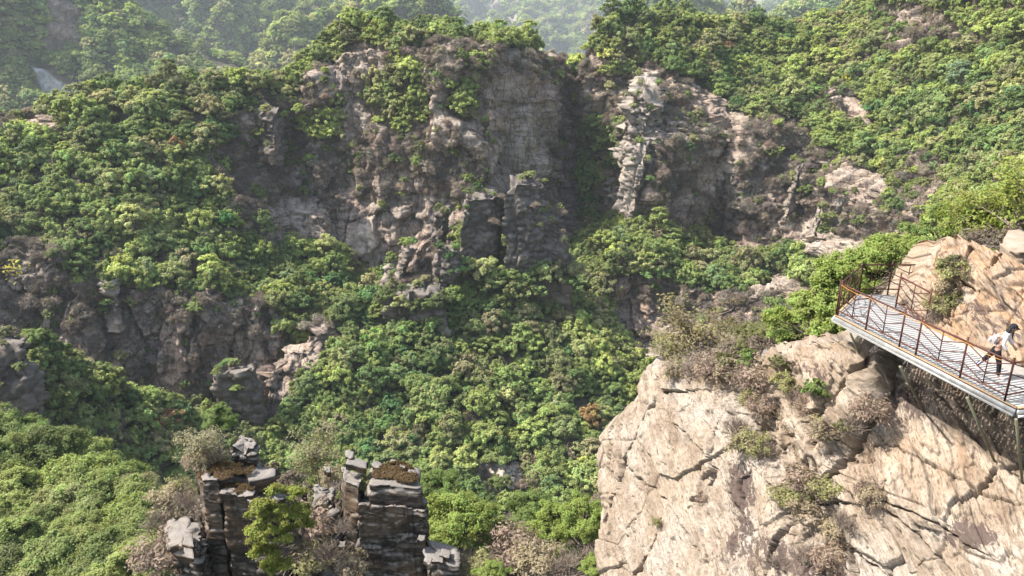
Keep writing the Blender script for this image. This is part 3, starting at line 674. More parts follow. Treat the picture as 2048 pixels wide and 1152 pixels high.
def build_slab():
    step = 1.35
    X = np.concatenate([np.arange(1194, 2075, step), np.arange(2075, 2420, 5.0)])
    top = [(1194,908),(1205,880),(1235,845),(1262,800),(1279,750),(1292,732),(1320,737),(1345,744),(1375,738),(1410,735),(1480,735),(1530,728),(1560,705),(1620,690),(1690,683),(1715,690),(1760,640),(1797,600),(1812,580),(1878,480),(1900,473),(1930,478),(1960,490),(2010,512),(2030,524),(2048,535),(2140,560),(2420,600)]
    tp = np.interp(X, *np.array(top, float).T); tp += fbm(np.stack([X / 14, X * 0, X * 0], -1), 3, 4) * 4
    nrow = 380; tv = np.linspace(0, 1, nrow)[:, None]
    PX = np.broadcast_to(X[None], (nrow, len(X))).copy(); PY = tp[None] * (1 - tv) + 1230 * tv
    r = rays(PX, PY)
    def base(z, px):
        plane = 17.3 + (z + 11) * .47
        up_ = 18.9 + (z - ZD) * .72
        rec = np.interp(z, [-12.7, -11.9, -11.0, -10.0, -9.06], [0, .5, .85, 1, 1])
        recess = plane + rec * 1.35
        rt = np.where(z > ZD, up_, np.where(z > -12.7, recess + (18.9 - (17.3 + 1.94 * .47 + 1.35)) * sst(z, -10.2, -9.06), plane))
        return plane + (rt - plane) * sst(px, 1722, 1800)
    lo = np.full(PX.shape, 8.0); hi = np.full(PX.shape, 60.0)
    for _ in range(34):
        mid = (lo + hi) / 2; p = r * mid[..., None]
        f = (p @ NV) - base(p[..., 2], PX); far = f > 0
        hi = np.where(far, mid, hi); lo = np.where(far, lo, mid)
    T = (lo + hi) / 2; P = r * T[..., None]
    # the left slab turns away at its outer edge
    
    N = np.cross(np.gradient(P, axis=1), np.gradient(P, axis=0)); N /= np.linalg.norm(N, axis=-1, keepdims=True)
    N = np.where((np.sum(N * P, -1) > 0)[..., None], -N, N)
    for _ in range(3): N[1:-1] = (N[:-2] + N[1:-1] + N[2:]) / 3; N[:, 1:-1] = (N[:, :-2] + N[:, 1:-1] + N[:, 2:]) / 3
    N /= np.linalg.norm(N, axis=-1, keepdims=True)
    down = np.array([-.40, -.15, -.90]); Ld = AV * .95 + down * .62; Ld /= np.linalg.norm(Ld)
    Cd = AV * .62 - down * .95; Cd /= np.linalg.norm(Cd)
    su = np.stack([P @ Ld, P @ Cd, P @ np.array([.9, .3, .3]) * .3], -1)
    wx = PX + fbm(P / .5, 3, 21) * 9; wy = PY + fbm(P / .5 + 9, 3, 22) * 9
    sw = su + np.stack([fbm(P / 1.1, 2, 61), fbm(P / 1.1, 2, 62), fbm(P / 1.1, 2, 63) * 0], -1) * .12
    f1, e1 = facet(sw, (3.4, 1.15, 3), 51, .9); f2, e2 = facet(sw, (1.3, .42, 3), 52, .9); f3, e3 = facet(sw, (.5, .13, 2), 53, .8)
    lv_ = sst(fbm(P / 1.7, 3, 55), -.25, .3)
    f0, e0 = facet(P + fbm(P / 2, 2, 56)[..., None] * .08, (4.2, 4.2, 3.4), 57, 1.4)
    D = f0 * .085 - sst(e0, .018, 0) * .10 + fbm(P / 3.6, 2, 11) * .06 + f1 * .13 + f2 * .05 * (.35 + lv_) + f3 * .014 * (.3 + lv_) - sst(e1, .045, 0) * .10 * lv_ - sst(e2, .05, 0) * .03 * lv_
    q = fbm(su * np.array([.35, 1.6, 1]), 4, 15) * 2.6; D += (np.floor(q) + sst(q - np.floor(q), .93, 1)) * .11          # plates
    q = fbm(su * np.array([1.6, 7.0, 1]) + 3, 3, 16) * 3.2; D += (np.floor(q) + sst(q - np.floor(q), .9, 1)) * .022
    D += fbm(P / .12, 3, 17) * .010
    def line(pts, w, dep, stepv=0.0, soft=.5, jag=1.0):
        d, t, s = seg_dist(PX + (wx - PX) * jag, PY + (wy - PY) * jag, pts)
        ww = w * (.75 + 1.0 * np.abs(fbm(P / .7, 2, 29))) * np.clip(np.minimum(t, 1 - t) * 8, .25, 1)
        c = -dep * sst(d, ww * .8, ww * .4)
        if stepv: c = c + stepv * (s > 0) * sst(d, 110, 0)
        return c
    C = 0
    for a in [([(1313,775),(1290,830),(1262,900),(1240,960),(1218,1020),(1203,1055)], 8, 2.2, .25),
              ([(1300,748),(1312,775),(1345,790),(1380,782)], 5, .9, .1),
              ([(1432,822),(1424,880),(1413,950),(1392,990),(1375,1022)], 6, 1.0, .18),
              ([(1325,1025),(1305,1080),(1285,1130),(1265,1165)], 4, 1.0, .08),
              ([(1445,765),(1460,800),(1500,850),(1515,905)], 8, .35, .2),
              ([(1733,722),(1702,775),(1674,824)], 11, 2.4, .35),
              ([(1674,824),(1668,840),(1650,880),(1612,880)], 4, .6, .15),
              ([(1778,792),(1752,828),(1722,880),(1690,915),(1655,955),(1612,985)], 9, 1.4, -.2),
              ([(1624,905),(1632,850),(1655,800)], 4, .7, .2),
              ([(1775,958),(1768,980),(1760,996)], 8, 1.8, .15), ([(1764,1010),(1790,1035),(1830,1062),(1860,1110),(1900,1150)], 2.6, .35, -.12),
              ([(1560,1030),(1590,1010),(1640,1000),(1700,1010)], 5, .5, .15), ([(1530,1152),(1560,1090),(1575,1040)], 5, .5, .1),
              ([(2008,518),(1990,540),(1975,560),(1965,572)], 8, 2.2, .18), ([(1965,572),(1950,602),(1926,616)], 9, 2.0, .3),
              ([(1944,494),(1937,515),(1928,535)], 6, 1.4, .12), ([(1928,535),(1926,565),(1948,575)], 3.5, .5, .1),
              ([(1925,616),(1905,650),(1880,640)], 3, .3), ([(1860,560),(1858,578),(1880,590)], 3, .3, .06),
              ([(1660,1090),(1700,1100),(1760,1150)], 2.5, .3), ([(1990,560),(2010,600),(2048,640)], 2.2, .2),
              ([(1480,1000),(1476,960),(1500,930)], 2.5, .3, .05), ([(1545,960),(1535,1010),(1520,1060)], 2.2, .22, .05), ([(1760,880),(1900,950),(2060,1015)], 2.4, .35, .05), ([(1700,965),(1850,1040),(1995,1125)], 2.4, .35, -.05), ([(1340,830),(1400,900),(1470,1010),(1520,1110)], 2.2, .3, .05), ([(1255,930),(1330,1000),(1400,1110)], 2.0, .25, .04), ([(1640,740),(1600,790),(1640,860)], 4, .8, .12), ([(1830,520),(1860,535),(1880,540)], 2, .12)]:
        C = C + line(*a)
    # broken ground in the gully between the two slabs
    d, t, s = seg_dist(wx, wy, [(1470,740),(1500,800),(1535,870),(1580,940),(1610,1010),(1640,1080),(1660,1160)])
    gl = sst(d, 70, 15); C = C - gl * .55
    d2, t2, s2 = seg_dist(wx, wy, [(1560,745),(1600,800),(1640,860),(1690,905)]); g2 = sst(d2, 42, 10); C = C - g2 * .4
    rough = np.maximum(gl, g2)
    g1, h1_ = facet(P + fbm(P, 2, 3)[..., None] * .15, (.75, .75, .6), 81); g2_, h2_ = facet(P, (.3, .3, .22), 82)
    br = g1 * .20 + g2_ * .085 - sst(h1_, .1, 0) * .18
    D = D + rough * br
    g3, h3_ = facet(sw, (2.2, 1.3, 1.2), 85); uppr = sst(PX, 1780, 1830) * sst(PY, 760, 690)
    D = D + uppr * (g3 * .045 - sst(h3_, .03, 0) * .10)
    # stepped ledges beside the far upper edge
    up = sst(PY, 770, 715) * sst(PX, 1540, 1600) * sst(PX, 1740, 1700); D = D + up * block(P, .5, .3, 77) * .1
    P2 = P + N * (D + C)[..., None]
    # side and back: the body of the rock behind its edges
    rows_b = [P2[0] + np.array([.25, .95, -.35])[None] * k for k in (3.4, 2.2, 1.2, .5)]
    rows_b = [rb + np.stack([fbm(rb / .8, 3, 6) * .25] * 3, -1) for rb in rows_b]
    P3 = np.concatenate([np.stack(rows_b), P2], 0)
    cols_b = [P3[:, 0] + np.array([.42, .9, -.10])[None] * k for k in (5, 3.2, 1.8, .8, .3)]
    cols_b = [cb + np.stack([fbm(cb / .8, 3, 7) * .25] * 3, -1) for cb in cols_b]
    P4 = np.concatenate([np.stack(cols_b, 1), P3], 1)
    def pad(A):
        A = np.concatenate([np.repeat(A[:1], 4, 0), A], 0); return np.concatenate([np.repeat(A[:, :1], 5, 1), A], 1)
    dirt = sst(d, 34, 8) * sst(fbm(P / .6, 3, 81), -.35, .2) * .8
    dirt = np.maximum(dirt, g2 * .6 * sst(fbm(P / .5, 3, 82), -.1, .4))
    dd, _, _ = seg_dist(wx, wy, [(1400,745),(1480,745),(1540,735)]); dirt = np.maximum(dirt, sst(dd, 32, 12) * .9)
    def spot(cx, cy, rx, ry): return np.exp(-(((PX - cx) / rx) ** 2 + ((PY - cy) / ry) ** 2))
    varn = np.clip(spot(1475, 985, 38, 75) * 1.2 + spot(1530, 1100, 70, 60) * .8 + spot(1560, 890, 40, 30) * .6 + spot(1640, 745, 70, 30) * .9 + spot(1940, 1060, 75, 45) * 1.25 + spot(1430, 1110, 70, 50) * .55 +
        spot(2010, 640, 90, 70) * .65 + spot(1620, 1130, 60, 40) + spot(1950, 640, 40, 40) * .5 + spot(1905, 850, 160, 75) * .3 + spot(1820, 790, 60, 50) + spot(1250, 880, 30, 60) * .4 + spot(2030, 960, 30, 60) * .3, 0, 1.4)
    under = sst(poly_sd(wx, wy, [(1700,680),(1760,690),(2150,850),(2150,990),(2040,950),(1960,905),(1860,850),(1770,780),(1720,735)]), -14, 22) * sst(fbm(P / .8, 3, 91), -.55, -.1)  # where the deck's shade is painted onto the rock
    orange = np.clip(sst(PX, 1800, 1860) * sst(PY, 830, 700) + spot(1850, 900, 200, 90) * .4 + spot(1640, 720, 60, 40) * .4, 0, 1)
    nv, nu = P4.shape[:2]; F = grid_faces(nu, nv)
    a, b, c = (P4.reshape(-1, 3)[F[len(F) // 2 + nu // 2][k]] for k in (0, 1, 2))
    if np.dot(np.cross(b - a, c - a), -a) < 0: F = F[:, ::-1]
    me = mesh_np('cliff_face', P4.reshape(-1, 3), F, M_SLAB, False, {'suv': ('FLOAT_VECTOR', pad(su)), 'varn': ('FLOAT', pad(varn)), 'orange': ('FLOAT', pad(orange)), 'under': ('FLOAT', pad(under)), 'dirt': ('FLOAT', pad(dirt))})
    o = obj('cliff_face', me); tag(o, 'pale tan sunlit rock face with dark cracks under and behind the walkway', kind='structure')
    return P2, PX, PY
SLP, SLX, SLY = build_slab()
def on_slab(px, py):
    k = np.argmin((SLX - px) ** 2 + (SLY - py) ** 2); return Vector(SLP.reshape(-1, 3)[k])
# ground behind the slab and deck
sheet('near_slope_right', [
 [(1330,775,34),(1420,735,33),(1520,712,31.5),(1620,684,30.5),(1700,655,29.5),(1800,600,29),(1900,520,30),(2048,500,30),(2400,500,28)],
 [(1330,900,33),(1520,850,30),(1620,800,29),(1700,760,28),(1800,720,27.5),(1900,680,28),(2048,650,28.5),(2400,650,26)]], 1330, 2400, 4, 4, back=(2,12,-15), base_rock=.2, veg_amp=.4, rib=.3, dist=40, blk=.4, label='brown scrubby ground behind the rock face and the walkway')

# ================================================================ ROCK COLUMNS AND BLOCKS
def grey_rock_mat(name, dark, mid, pale, warm, sc=1.0, bed=9.0, pv=.6, tops=.75):
    m = NT(name); v = m.coord(kind='Object'); vb = m.coord(scale=(1, 1, bed / 3.0), rot=(0, .06, 0))
    c = m.ramp(m.noise(vb, 1.1 * sc, 8, .68, .5), [(.30, dark), (.48, mid), (.66, pale)])
    c = m.mix(m.ramp(m.noise(v, .55 * sc, 4, .6), [(.5, 0), (.66, .7)]), c, warm)
    c = m.mix(m.ramp(m.noise(v, 5 * sc, 5, .7), [(.5, 0), (.75, pv)]), c, pale)
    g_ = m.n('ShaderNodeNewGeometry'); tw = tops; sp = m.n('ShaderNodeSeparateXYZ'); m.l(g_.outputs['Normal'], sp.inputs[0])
    # upward faces painted paler, sunlight on the tops put into the colour
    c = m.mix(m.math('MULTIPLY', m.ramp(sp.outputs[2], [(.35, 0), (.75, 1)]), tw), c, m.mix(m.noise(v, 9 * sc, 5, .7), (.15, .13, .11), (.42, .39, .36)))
    b1 = m.bump(m.noise(m.coord(scale=(1, 1, bed), rot=(0, .06, 0)), 1.6 * sc, 6, .7, .3), .7, .12 / sc)
    b1 = m.bump(m.noise(v, 12 * sc, 5, .7), .4, .03 / sc, b1)
    return m.pbr(c, .9, b1, .15)
M_GREY = grey_rock_mat('layered_grey_rock', (.020, .017, .014), (.046, .038, .031), (.17, .14, .11), (.15, .095, .055), pv=.3, tops=.6)
M_FIN = grey_rock_mat('weathered_cliff_rock', (.055, .046, .040), (.105, .088, .074), (.22, .19, .16), (.16, .115, .085), .16, 3.0, .2, .25)
def column(name, top_pts, h, mat, label, cat='rock', group=None, bed=.14, amp=.09, res=.08, lean=(0, 0), taper=0.0, top_n=.10, seed=0, jag=.12, vert=0.0, parent=None, bandk=1.0):
    """upright body of bedded rock; top_pts: world (x,y,z) corners of its top, counterclockwise seen from above"""
    T = [np.array(p, float) for p in top_pts]; ring = []
    for a, b in zip(T, T[1:] + T[:1]):
        n = max(3, int(np.linalg.norm((b - a)[:2]) / res))
        for i in range(n): ring.append(a + (b - a) * i / n)
    ring = np.array(ring); n = len(ring); cen = ring.mean(0)
    chip, _ = facet(ring + seed * 5.3, (bed * 5,) * 3, seed + 60); ring[:, 2] -= np.clip(chip, 0, 1) * top_n * 2.2; ring[:, :2] -= (ring - cen)[:, :2] * (np.clip(chip, 0, 1) * .05)[:, None]
    d = np.roll(ring, -2, 0) - np.roll(ring, 2, 0); nr = np.stack([d[:, 1], -d[:, 0], d[:, 0] * 0], -1); nr /= np.linalg.norm(nr, axis=1, keepdims=True) + 1e-9
    if np.sum(nr * (ring - cen)) < 0: nr = -nr
    nz = max(4, int(h / (res * .8))); k = np.arange(nz)[:, None] / (nz - 1)
    P = np.broadcast_to(ring[None], (nz, n, 3)).copy(); P[..., 2] -= k * h * 1.0
    P[..., 0] += k * h * lean[0]; P[..., 1] += k * h * lean[1]
    P[..., :2] += (ring - cen)[None, :, :2] * (taper * k)[..., None]
    Q = P + seed * 13.7; hh = Q[..., 2] + .07 * Q[..., 0] + fbm(Q / (bed * 9), 2, seed) * bed * 1.2
    i1 = np.floor(hh / bed).astype(np.int64); i2 = np.floor(hh / (bed * 3.7)).astype(np.int64)
    s = Q[..., 0] * .8 + Q[..., 1] * .6; j1 = np.floor(s / (bed * 6) + hsh(i1, seed=3) * 5).astype(np.int64); j2 = np.floor(s / (bed * 11) + hsh(i2, seed=4) * 5).astype(np.int64)
    D = (hsh(i1, j1, seed=seed) - .5) * amp * 1.3 * bandk + (hsh(i2, j2, seed=seed + 1) - .5) * amp * 2.6 * bandk + vert * (block(Q, 3.4, 9, seed + 20) * .9 + block(Q, 1.5, 3.2, seed + 21) * .45 + ridged(Q * np.array([1, 1, .3]) / 3.5, 3, seed + 22) * .8) + fbm(Q / (bed * 14), 3, seed + 2) * amp * 4.0 + fbm(Q / (bed * 1.2), 3, seed + 4) * amp * .35
    fs = bed * 8 if vert == 0 else 3.2
    fa, ea = facet(Q, (fs, fs, fs * .75), seed + 31); fb, eb = facet(Q, (fs * .4, fs * .4, fs * .22), seed + 32)
    fk = 1.0 if vert else .75
    D = D + (fa * amp * 1.5 + fb * amp * .8 - sst(ea, .09, 0) * amp * 2.2 - sst(eb, .1, 0) * amp * .7) * fk
    P = P + nr[None] * D[..., None]
    caps = []
    for f in (.0, .05, .12, .2, .3, .4, .5, .6, .7, .8, .88, .96):
        c = cen + (ring - cen) * f
        tf, te = facet(c + seed * 3.1, (bed * 6, bed * 6, bed * 6), seed + 33)
        c = c + np.stack([c[:, 0] * 0, c[:, 0] * 0, tf * top_n * .8 * (1 - f ** 6) + (np.floor(fbm(c / (bed * 8), 3, seed + 8) * 3.5) / 3.5 + fbm(c / (bed * 3), 2, seed + 9) * .4) * top_n * (1 - f ** 6) - f * 0], -1)
        caps.append(c)
    A = np.concatenate([np.stack(caps), P], 0); nv = len(A)
    A = np.concatenate([A, A[:, :1]], 1)
    org = cen - np.array([0, 0, h])
    F = grid_faces(n + 1, nv)
    a, b, c = (A.reshape(-1, 3)[F[(n) * (len(caps) + 1)][q]] for q in (0, 1, 2))
    nn = np.cross(b - a, c - a)
    if np.dot(nn[:2], (a - cen)[:2]) < 0: F = F[:, ::-1]
    o = obj(name, mesh_np(name, (A - org).reshape(-1, 3), F, mat, False), parent, Vector(org)); tag(o, label, cat, group); return o
def quad_top(px0, px1, py_front, F, depth, skew=0, bump=(0, 0, 0, 0)):
    """corners: front-left, front-right, back-right, back-left of a level top"""
    a = at(px0, py_front, F); b = at(px1, py_front + bump[1], F); b[1] = a[1]
    z = a[2]
    return [(a[0], a[1], z + bump[0]), (b[0], a[1] + .1, z + bump[1] * 0), (b[0] + skew, a[1] + depth, z + bump[2]), (a[0] + skew, a[1] + depth, z + bump[3])]
def slab_block(name, corners, th, mat, label, cat='rock', group=None, seed=0, jag=.03):
    """a broken slab: top corners (world), thickness, chipped edges"""
    C = np.array(corners, float); g = np.random.default_rng(seed + 900); cen = C.mean(0)
    top = []
    for a, b in zip(C, np.roll(C, -1, 0)):
        for t in (0, .3, .65): top.append(a + (b - a) * t + g.normal(size=3) * np.array([1, 1, .3]) * jag * (1 if t else .4))
    top = np.array(top); n = len(top); rings = [top * 0 + cen + np.array([0, 0, .01])]
    rings += [cen + (top - cen) * .6 + g.normal(size=top.shape) * .008, cen + (top - cen) * .93 + np.array([0, 0, .0]), top - np.array([0, 0, th * .08])]
    for k in (.3, .5, .52, .8, 1.0):
        rings.append(cen + (top - cen) * (1 + g.normal(size=(n, 1)) * .02 - (.05 if k > .5 else 0) * 1) - np.array([0, 0, th * k]) + g.normal(size=top.shape) * jag * .35)
    rings.append(top * 0 + cen - np.array([0, 0, th]))
    A = np.stack(rings); A = np.concatenate([A, A[:, :1]], 1); org = cen - np.array([0, 0, th])
    F = grid_faces(n + 1, len(A))
    a, b, c = (A.reshape(-1, 3)[F[(n) * 5][q]] for q in (0, 1, 2))
    if np.dot(np.cross(b - a, c - a)[:2], (a - cen)[:2]) < 0: F = F[:, ::-1]
    o = obj(name, mesh_np(name, (A - org).reshape(-1, 3), F, mat, False), None, Vector(org)); tag(o, label, cat, group); return o
def pts(lst, F, zref=None):
    """corners from photo pixels with their own distances"""
    return [tuple(at(px, py, f)) for px, py, f in lst]
# --- pillars in the foreground
column('rock_pillar', [*pts([(404,962,29.6),(437,962,29.5),(452,938,31.3),(388,925,32.0)], 0)], 11, M_GREY, 'left dark layered pillar with a bright narrow left side', 'rock pillar', None, .13, .04, .07, seed=1, lean=(-.03, 0))
column('rock_pillar', [*pts([(440,985,29.3),(505,990,29.1),(520,955,31.2),(445,950,31.2)], 0)], 11, M_GREY, 'broad dark layered pillar with brown moss on its ledges beside the juniper', 'rock pillar', None, .12, .04, .07, seed=2)
column('rock_pillar', [*pts([(498,1000,29.0),(548,1005,28.9),(590,985,32.0),(515,965,31.8)], 0)], 11, M_GREY, 'shaded right shoulder of the left pillar group behind the juniper', 'rock pillar', None, .12, .05, .08, seed=3)
column('rock_pillar', [*pts([(463,893,31.6),(508,899,31.4),(512,880,32.2),(474,868,32.8)], 0)], 3.0, M_GREY, 'small leaning stack of thin pale beds on top of the left pillars', 'rock pillar', None, .13, .10, .06, seed=4, top_n=.2)
column('rock_pillar', [*pts([(352,1085,28.5),(396,1100,28.0),(400,1040,30.2),(345,1035,30.8)], 0)], 9, M_GREY, 'low stepped outcrop of pale slabs at the foot of the left pillar', 'rock pillar', None, .2, .12, .08, seed=5, taper=.15)
column('rock_pillar', [*pts([(690,965,29.6),(718,975,29.2),(730,942,31.2),(684,932,31.6)], 0)], 10, M_GREY, 'narrow central fin with a white sunlit left flank', 'rock pillar', None, .3, .055, .07, seed=6, lean=(-.09, -.02))
column('rock_pillar', [*pts([(742,965,29.2),(838,972,29.2),(836,938,31.4),(742,928,31.6)], 0)], 3.1, M_GREY, 'massive square capstone block with rusty moss on top', 'rock pillar', None, .5, .05, .07, seed=7, lean=(0, -.01))
column('rock_pillar', [*pts([(712,1010,28.6),(850,1018,28.6),(848,985,31.2),(730,985,31.6)], 0)], 9, M_GREY, 'wide dark thin bedded base below the square capstone', 'rock pillar', None, .10, .055, .06, seed=8)
column('rock_pillar', [*pts([(852,1120,27.2),(912,1128,27.0),(905,1092,28.6),(856,1085,28.9)], 0)], 5, M_GREY, 'low block with pale slabs right of the central pillar', 'rock pillar', None, .2, .08, .07, seed=9)
column('rock_pillar', [*pts([(628,1010,30.5),(668,1020,30.0),(672,975,32.4),(625,965,32.8)], 0)], 8, M_GREY, 'rubbly brown outcrop between the two pillar groups', 'rock pillar', None, .22, .2, .09, seed=10, taper=.3)
loose = [([(498,962,30.0),(548,952,30.4),(552,938,31.0),(530,934,31.6),(488,931,31.6)], .75, 'big wedge shaped white slab overhanging the left pillar'),
 ([(691,927,30.3),(733,937,30.1),(736,922,31.0),(694,912,31.3)], .32, 'long pale grey slab lying across the top of the central fin'),
 ([(690,913,31.0),(706,915,30.9),(708,903,31.6),(692,899,31.8)], .3, 'small square stone standing behind the long slab'),
 ([(745,932,30.6),(757,936,30.4),(766,927,31.2),(746,920,31.4)], .22, 'pale stone on the left corner of the square capstone'),
 ([(776,925,31.0),(790,926,31.0),(792,919,31.5),(782,918,31.6)], .16, 'little stone on the back edge of the mossy capstone'),
 ([(800,932,30.6),(810,936,30.4),(816,926,31.2),(800,924,31.3)], .25, 'white stone in the middle right of the mossy capstone'),
 ([(815,945,30.1),(836,950,29.9),(832,938,30.7),(818,932,30.9)], .28, 'white slab on the right hand corner of the mossy capstone'),
 ([(648,940,31.2),(660,944,31.0),(662,934,31.6),(650,932,31.8)], .3, 'rounded grey stone left of the central fin'),
 ([(676,1092,28.4),(690,1094,28.4),(692,1083,29.0),(680,1081,29.1)], .3, 'pale cube of rock in the dark notch below the central fin'),
 ([(834,1078,28.0),(848,1080,28.0),(852,1070,28.5),(838,1069,28.6)], .3, 'chipped stone jutting from the right side of the layered base'),
 ([(862,1122,26.8),(885,1126,26.7),(888,1112,27.4),(864,1108,27.5)], .15, 'flat white slab on the low right block'),
 ([(878,1110,27.3),(898,1116,27.1),(902,1100,27.9),(884,1096,28.0)], .22, 'tilted grey slab at the back of the low right block'),
 ([(386,935,30.9),(405,940,30.6),(412,928,31.3),(392,922,31.6)], .3, 'pale rounded stone on the far left corner of the left pillar'),
 ([(365,1088,28.0),(388,1094,27.8),(384,1068,28.8),(366,1060,29.1)], .25, 'tilted pale slab on the stepped outcrop'),
 ([(368,1112,27.3),(388,1118,27.1),(386,1098,27.8),(366,1094,28.0)], .22, 'lower tilted slab of the stepped outcrop'),
 ([(604,985,31.5),(612,986,31.4),(614,972,32.2),(606,968,32.4)], .5, 'upright dark boulder on the ridge between the pillar groups'),
 ([(485,986,29.6),(498,984,29.6),(502,974,30.2),(486,972,30.4)], .45, 'small pointed white stone wedged below the big wedge slab'),
 ([(1516,732,27.6),(1548,735,27.5),(1556,722,28.2),(1524,718,28.4)], .62, 'lower dark grey block at the top edge of the rock face'),
 ([(1520,712,27.8),(1546,716,27.7),(1556,702,28.4),(1528,698,28.6)], .42, 'upper dark grey block stacked at the top edge of the rock face'),
 ([(1560,712,28.0),(1572,714,28.0),(1582,698,28.6),(1570,695,28.8)], .6, 'small black cleft block beside the two stacked blocks')]
for k, (c, th, lb) in enumerate(loose): slab_block('loose_slab' if k < 17 else 'rock_block', pts(c, 0), th, M_GREY, lb, 'rock', 'loose stones on the pillars' if k < 17 else None, seed=k)
# boulder sticking in at the right edge above the person
column('rock_pillar', [*pts([(2022,500,25.5),(2110,500,24.5),(2110,455,27),(2032,462,27.5)], 0)], 2.2, M_SLAB, 'tan boulder cut off by the picture edge above the walking woman', 'boulder', None, .5, .12, .08, seed=14)
# --- fins and towers farther off
M_PALE = grey_rock_mat('pale_cliff_rock', (.11, .09, .075), (.24, .20, .165), (.40, .345, .285), (.28, .21, .155), .16, 3.0, .4, .3)
TOPS = []
def far_col(p, h, label, seed, lean=(0, 0), taper=.1, bed=1.1, amp=.36, res=.36, top_n=1.3, name='rock_tower', mat=None):
    q = np.array(pts(p, 0)); TOPS.append((q.mean(0), q.max(0) - q.min(0)))
    return column(name, pts(p, 0), h, mat or M_FIN, label, 'rock tower', None, bed, amp, res, lean, taper, top_n, seed, vert=.6, bandk=.15)
far_col([(930,402,163.5),(1003,388,167.5),(1010,380,171),(946,378,170)], 22, 'broad dark fin with one white edge in the middle of the valley', 21, lean=(-.12, -.12))
far_col([(1008,368,163.5),(1085,370,167),(1082,356,170),(1058,342,172),(1030,345,170)], 25, 'tall dark fin with a white slanting crest, right of the broad fin', 22, lean=(.05, -.15), taper=.25)
far_col([(1080,430,166),(1120,440,166),(1125,420,170),(1085,405,171)], 20, 'low sloping right shoulder of the tall dark fin', 23, lean=(.1, -.12), taper=.3)
far_col([(873,500,157),(912,500,157),(912,490,160),(876,490,160)], 15, 'small square topped tower below the dark fins', 24, bed=.9)
far_col([(780,580,152),(880,590,150),(885,565,157),(800,560,158)], 11, 'broken brown outcrop at the foot of the square topped tower', 25, taper=.3)
far_col([(808,495,165),(822,495,164),(828,482,168),(816,482,168)], 9, 'thin leaning fin with a sunlit edge', 26, lean=(-.35, -.1), mat=M_PALE)
far_col([(868,435,172),(892,432,171),(905,415,176),(882,418,176)], 8, 'short sunlit fin up the slope from the thin leaning one', 27, lean=(-.2, -.1))
far_col([(770,535,158),(785,535,157),(790,520,161),(778,520,161)], 6.5, 'lowest sunlit fin by the edge of the wood', 28, lean=(-.3, -.1), mat=M_PALE)
far_col([(433,748,131),(508,738,131),(514,730,137),(440,736,137)], 15, 'flat topped brown tower standing in the dark ravine', 29, taper=.08, bed=1.0)
far_col([(966,250,204),(990,250,204),(992,238,207),(970,238,207)], 8, 'small knob of rock jutting from the domed cliff', 30, taper=.5)
far_col([(1268,170,214),(1300,200,211),(1325,190,213),(1315,155,220),(1290,148,222)], 18, 'pale pointed buttress catching the sun on the right hand mountain', 31, lean=(-.16, -.15), taper=.5, amp=1.0, mat=M_PALE)
far_col([(1262,290,206),(1292,300,203),(1300,282,208),(1272,275,210)], 17, 'long white blade of rock below the pale buttress', 32, lean=(-.2, -.1), taper=.2, mat=M_PALE)
far_col([(1466,330,209),(1530,335,207),(1545,318,213),(1480,315,214)], 18, 'squarish buttress with pale left edge in the shaded cliff', 33, lean=(-.03, -.1), taper=.1)
far_col([(1592,330,200),(1606,330,199),(1612,318,203),(1600,318,203)], 13, 'slender white edged rib right of the squarish buttress', 34, lean=(-.2, -.1), mat=M_PALE)
far_col([(1664,392,178),(1682,392,177),(1690,380,181),(1672,378,181)], 6, 'small white pinnacle on the brushy slope', 35, lean=(-.25, -.1), mat=M_PALE)
far_col([(1632,422,178),(1642,422,177),(1648,412,180),(1636,412,180)], 4.5, 'lower narrow white pinnacle beside the brushy slope', 36, lean=(-.3, -.1), mat=M_PALE)
far_col([(515,235,198),(545,240,197),(560,215,203),(530,210,204)], 11, 'brown prow of rock at the left end of the domed cliff', 37, taper=.4)
far_col([(204,560,149),(222,562,148),(226,550,151),(208,550,151)], 10, 'pale rib in the lower left cliff', 38, lean=(.05, -.15), taper=.5, mat=M_PALE)
far_col([(-30,690,98),(40,690,98),(55,672,102),(-30,668,102)], 22, 'brown crag at the left edge of the picture', 40, taper=.35, bed=.8)
# ================================================================ WALKWAY
def plain_mat(name, col, rough=.6, metal=0.0, spec=.3, var=.25, sc=6.0, bump=.15, col2=None):
    m = NT(name); v = m.coord(); n = m.noise(v, sc, 6, .7)
    c2 = col2 or tuple(x * (1 - var) for x in col)
    return m.pbr(m.mix(m.ramp(n, [(.35, 0), (.65, 1)]), c2, col), rough, m.bump(m.noise(v, sc * 6, 4, .7), bump, .01), spec, metal)
M_RUST = plain_mat('rust_red_paint', (.105, .034, .022), .65, 0, .3, col2=(.06, .021, .015), sc=9)
M_RUSTD = plain_mat('dark_rusted_steel', (.07, .032, .02), .75, 0, .2, col2=(.05, .026, .018), sc=9)
M_SLAT = plain_mat('weathered_grey_slats', (.34, .335, .33), .75, 0, .25, col2=(.24, .235, .23), sc=3)
M_STEEL = plain_mat('galvanised_steel', (.34, .34, .33), .45, .3, .5, col2=(.21, .20, .19), sc=4)
M_WHITE = plain_mat('white_conduit', (.62, .62, .60), .4, 0, .5, col2=(.7, .7, .68))
M_OCHRE = plain_mat('rusted_edge_strip', (.34, .18, .07), .8, 0, .2, col2=(.28, .24, .18), sc=7)
M_OLIVE = plain_mat('olive_steel_brace', (.16, .16, .10), .6, 0, .3, col2=(.10, .095, .06), sc=5)
M_CABLE = plain_mat('yellow_cable', (.50, .24, .04), .6, 0, .3)
M_CONC = plain_mat('concrete_strip', (.31, .29, .26), .9, 0, .1, col2=(.23, .21, .19), sc=4)
def floor_at(px, py, z=ZD):
    r = rays(px, py); return Vector(r * (z / r[2]))
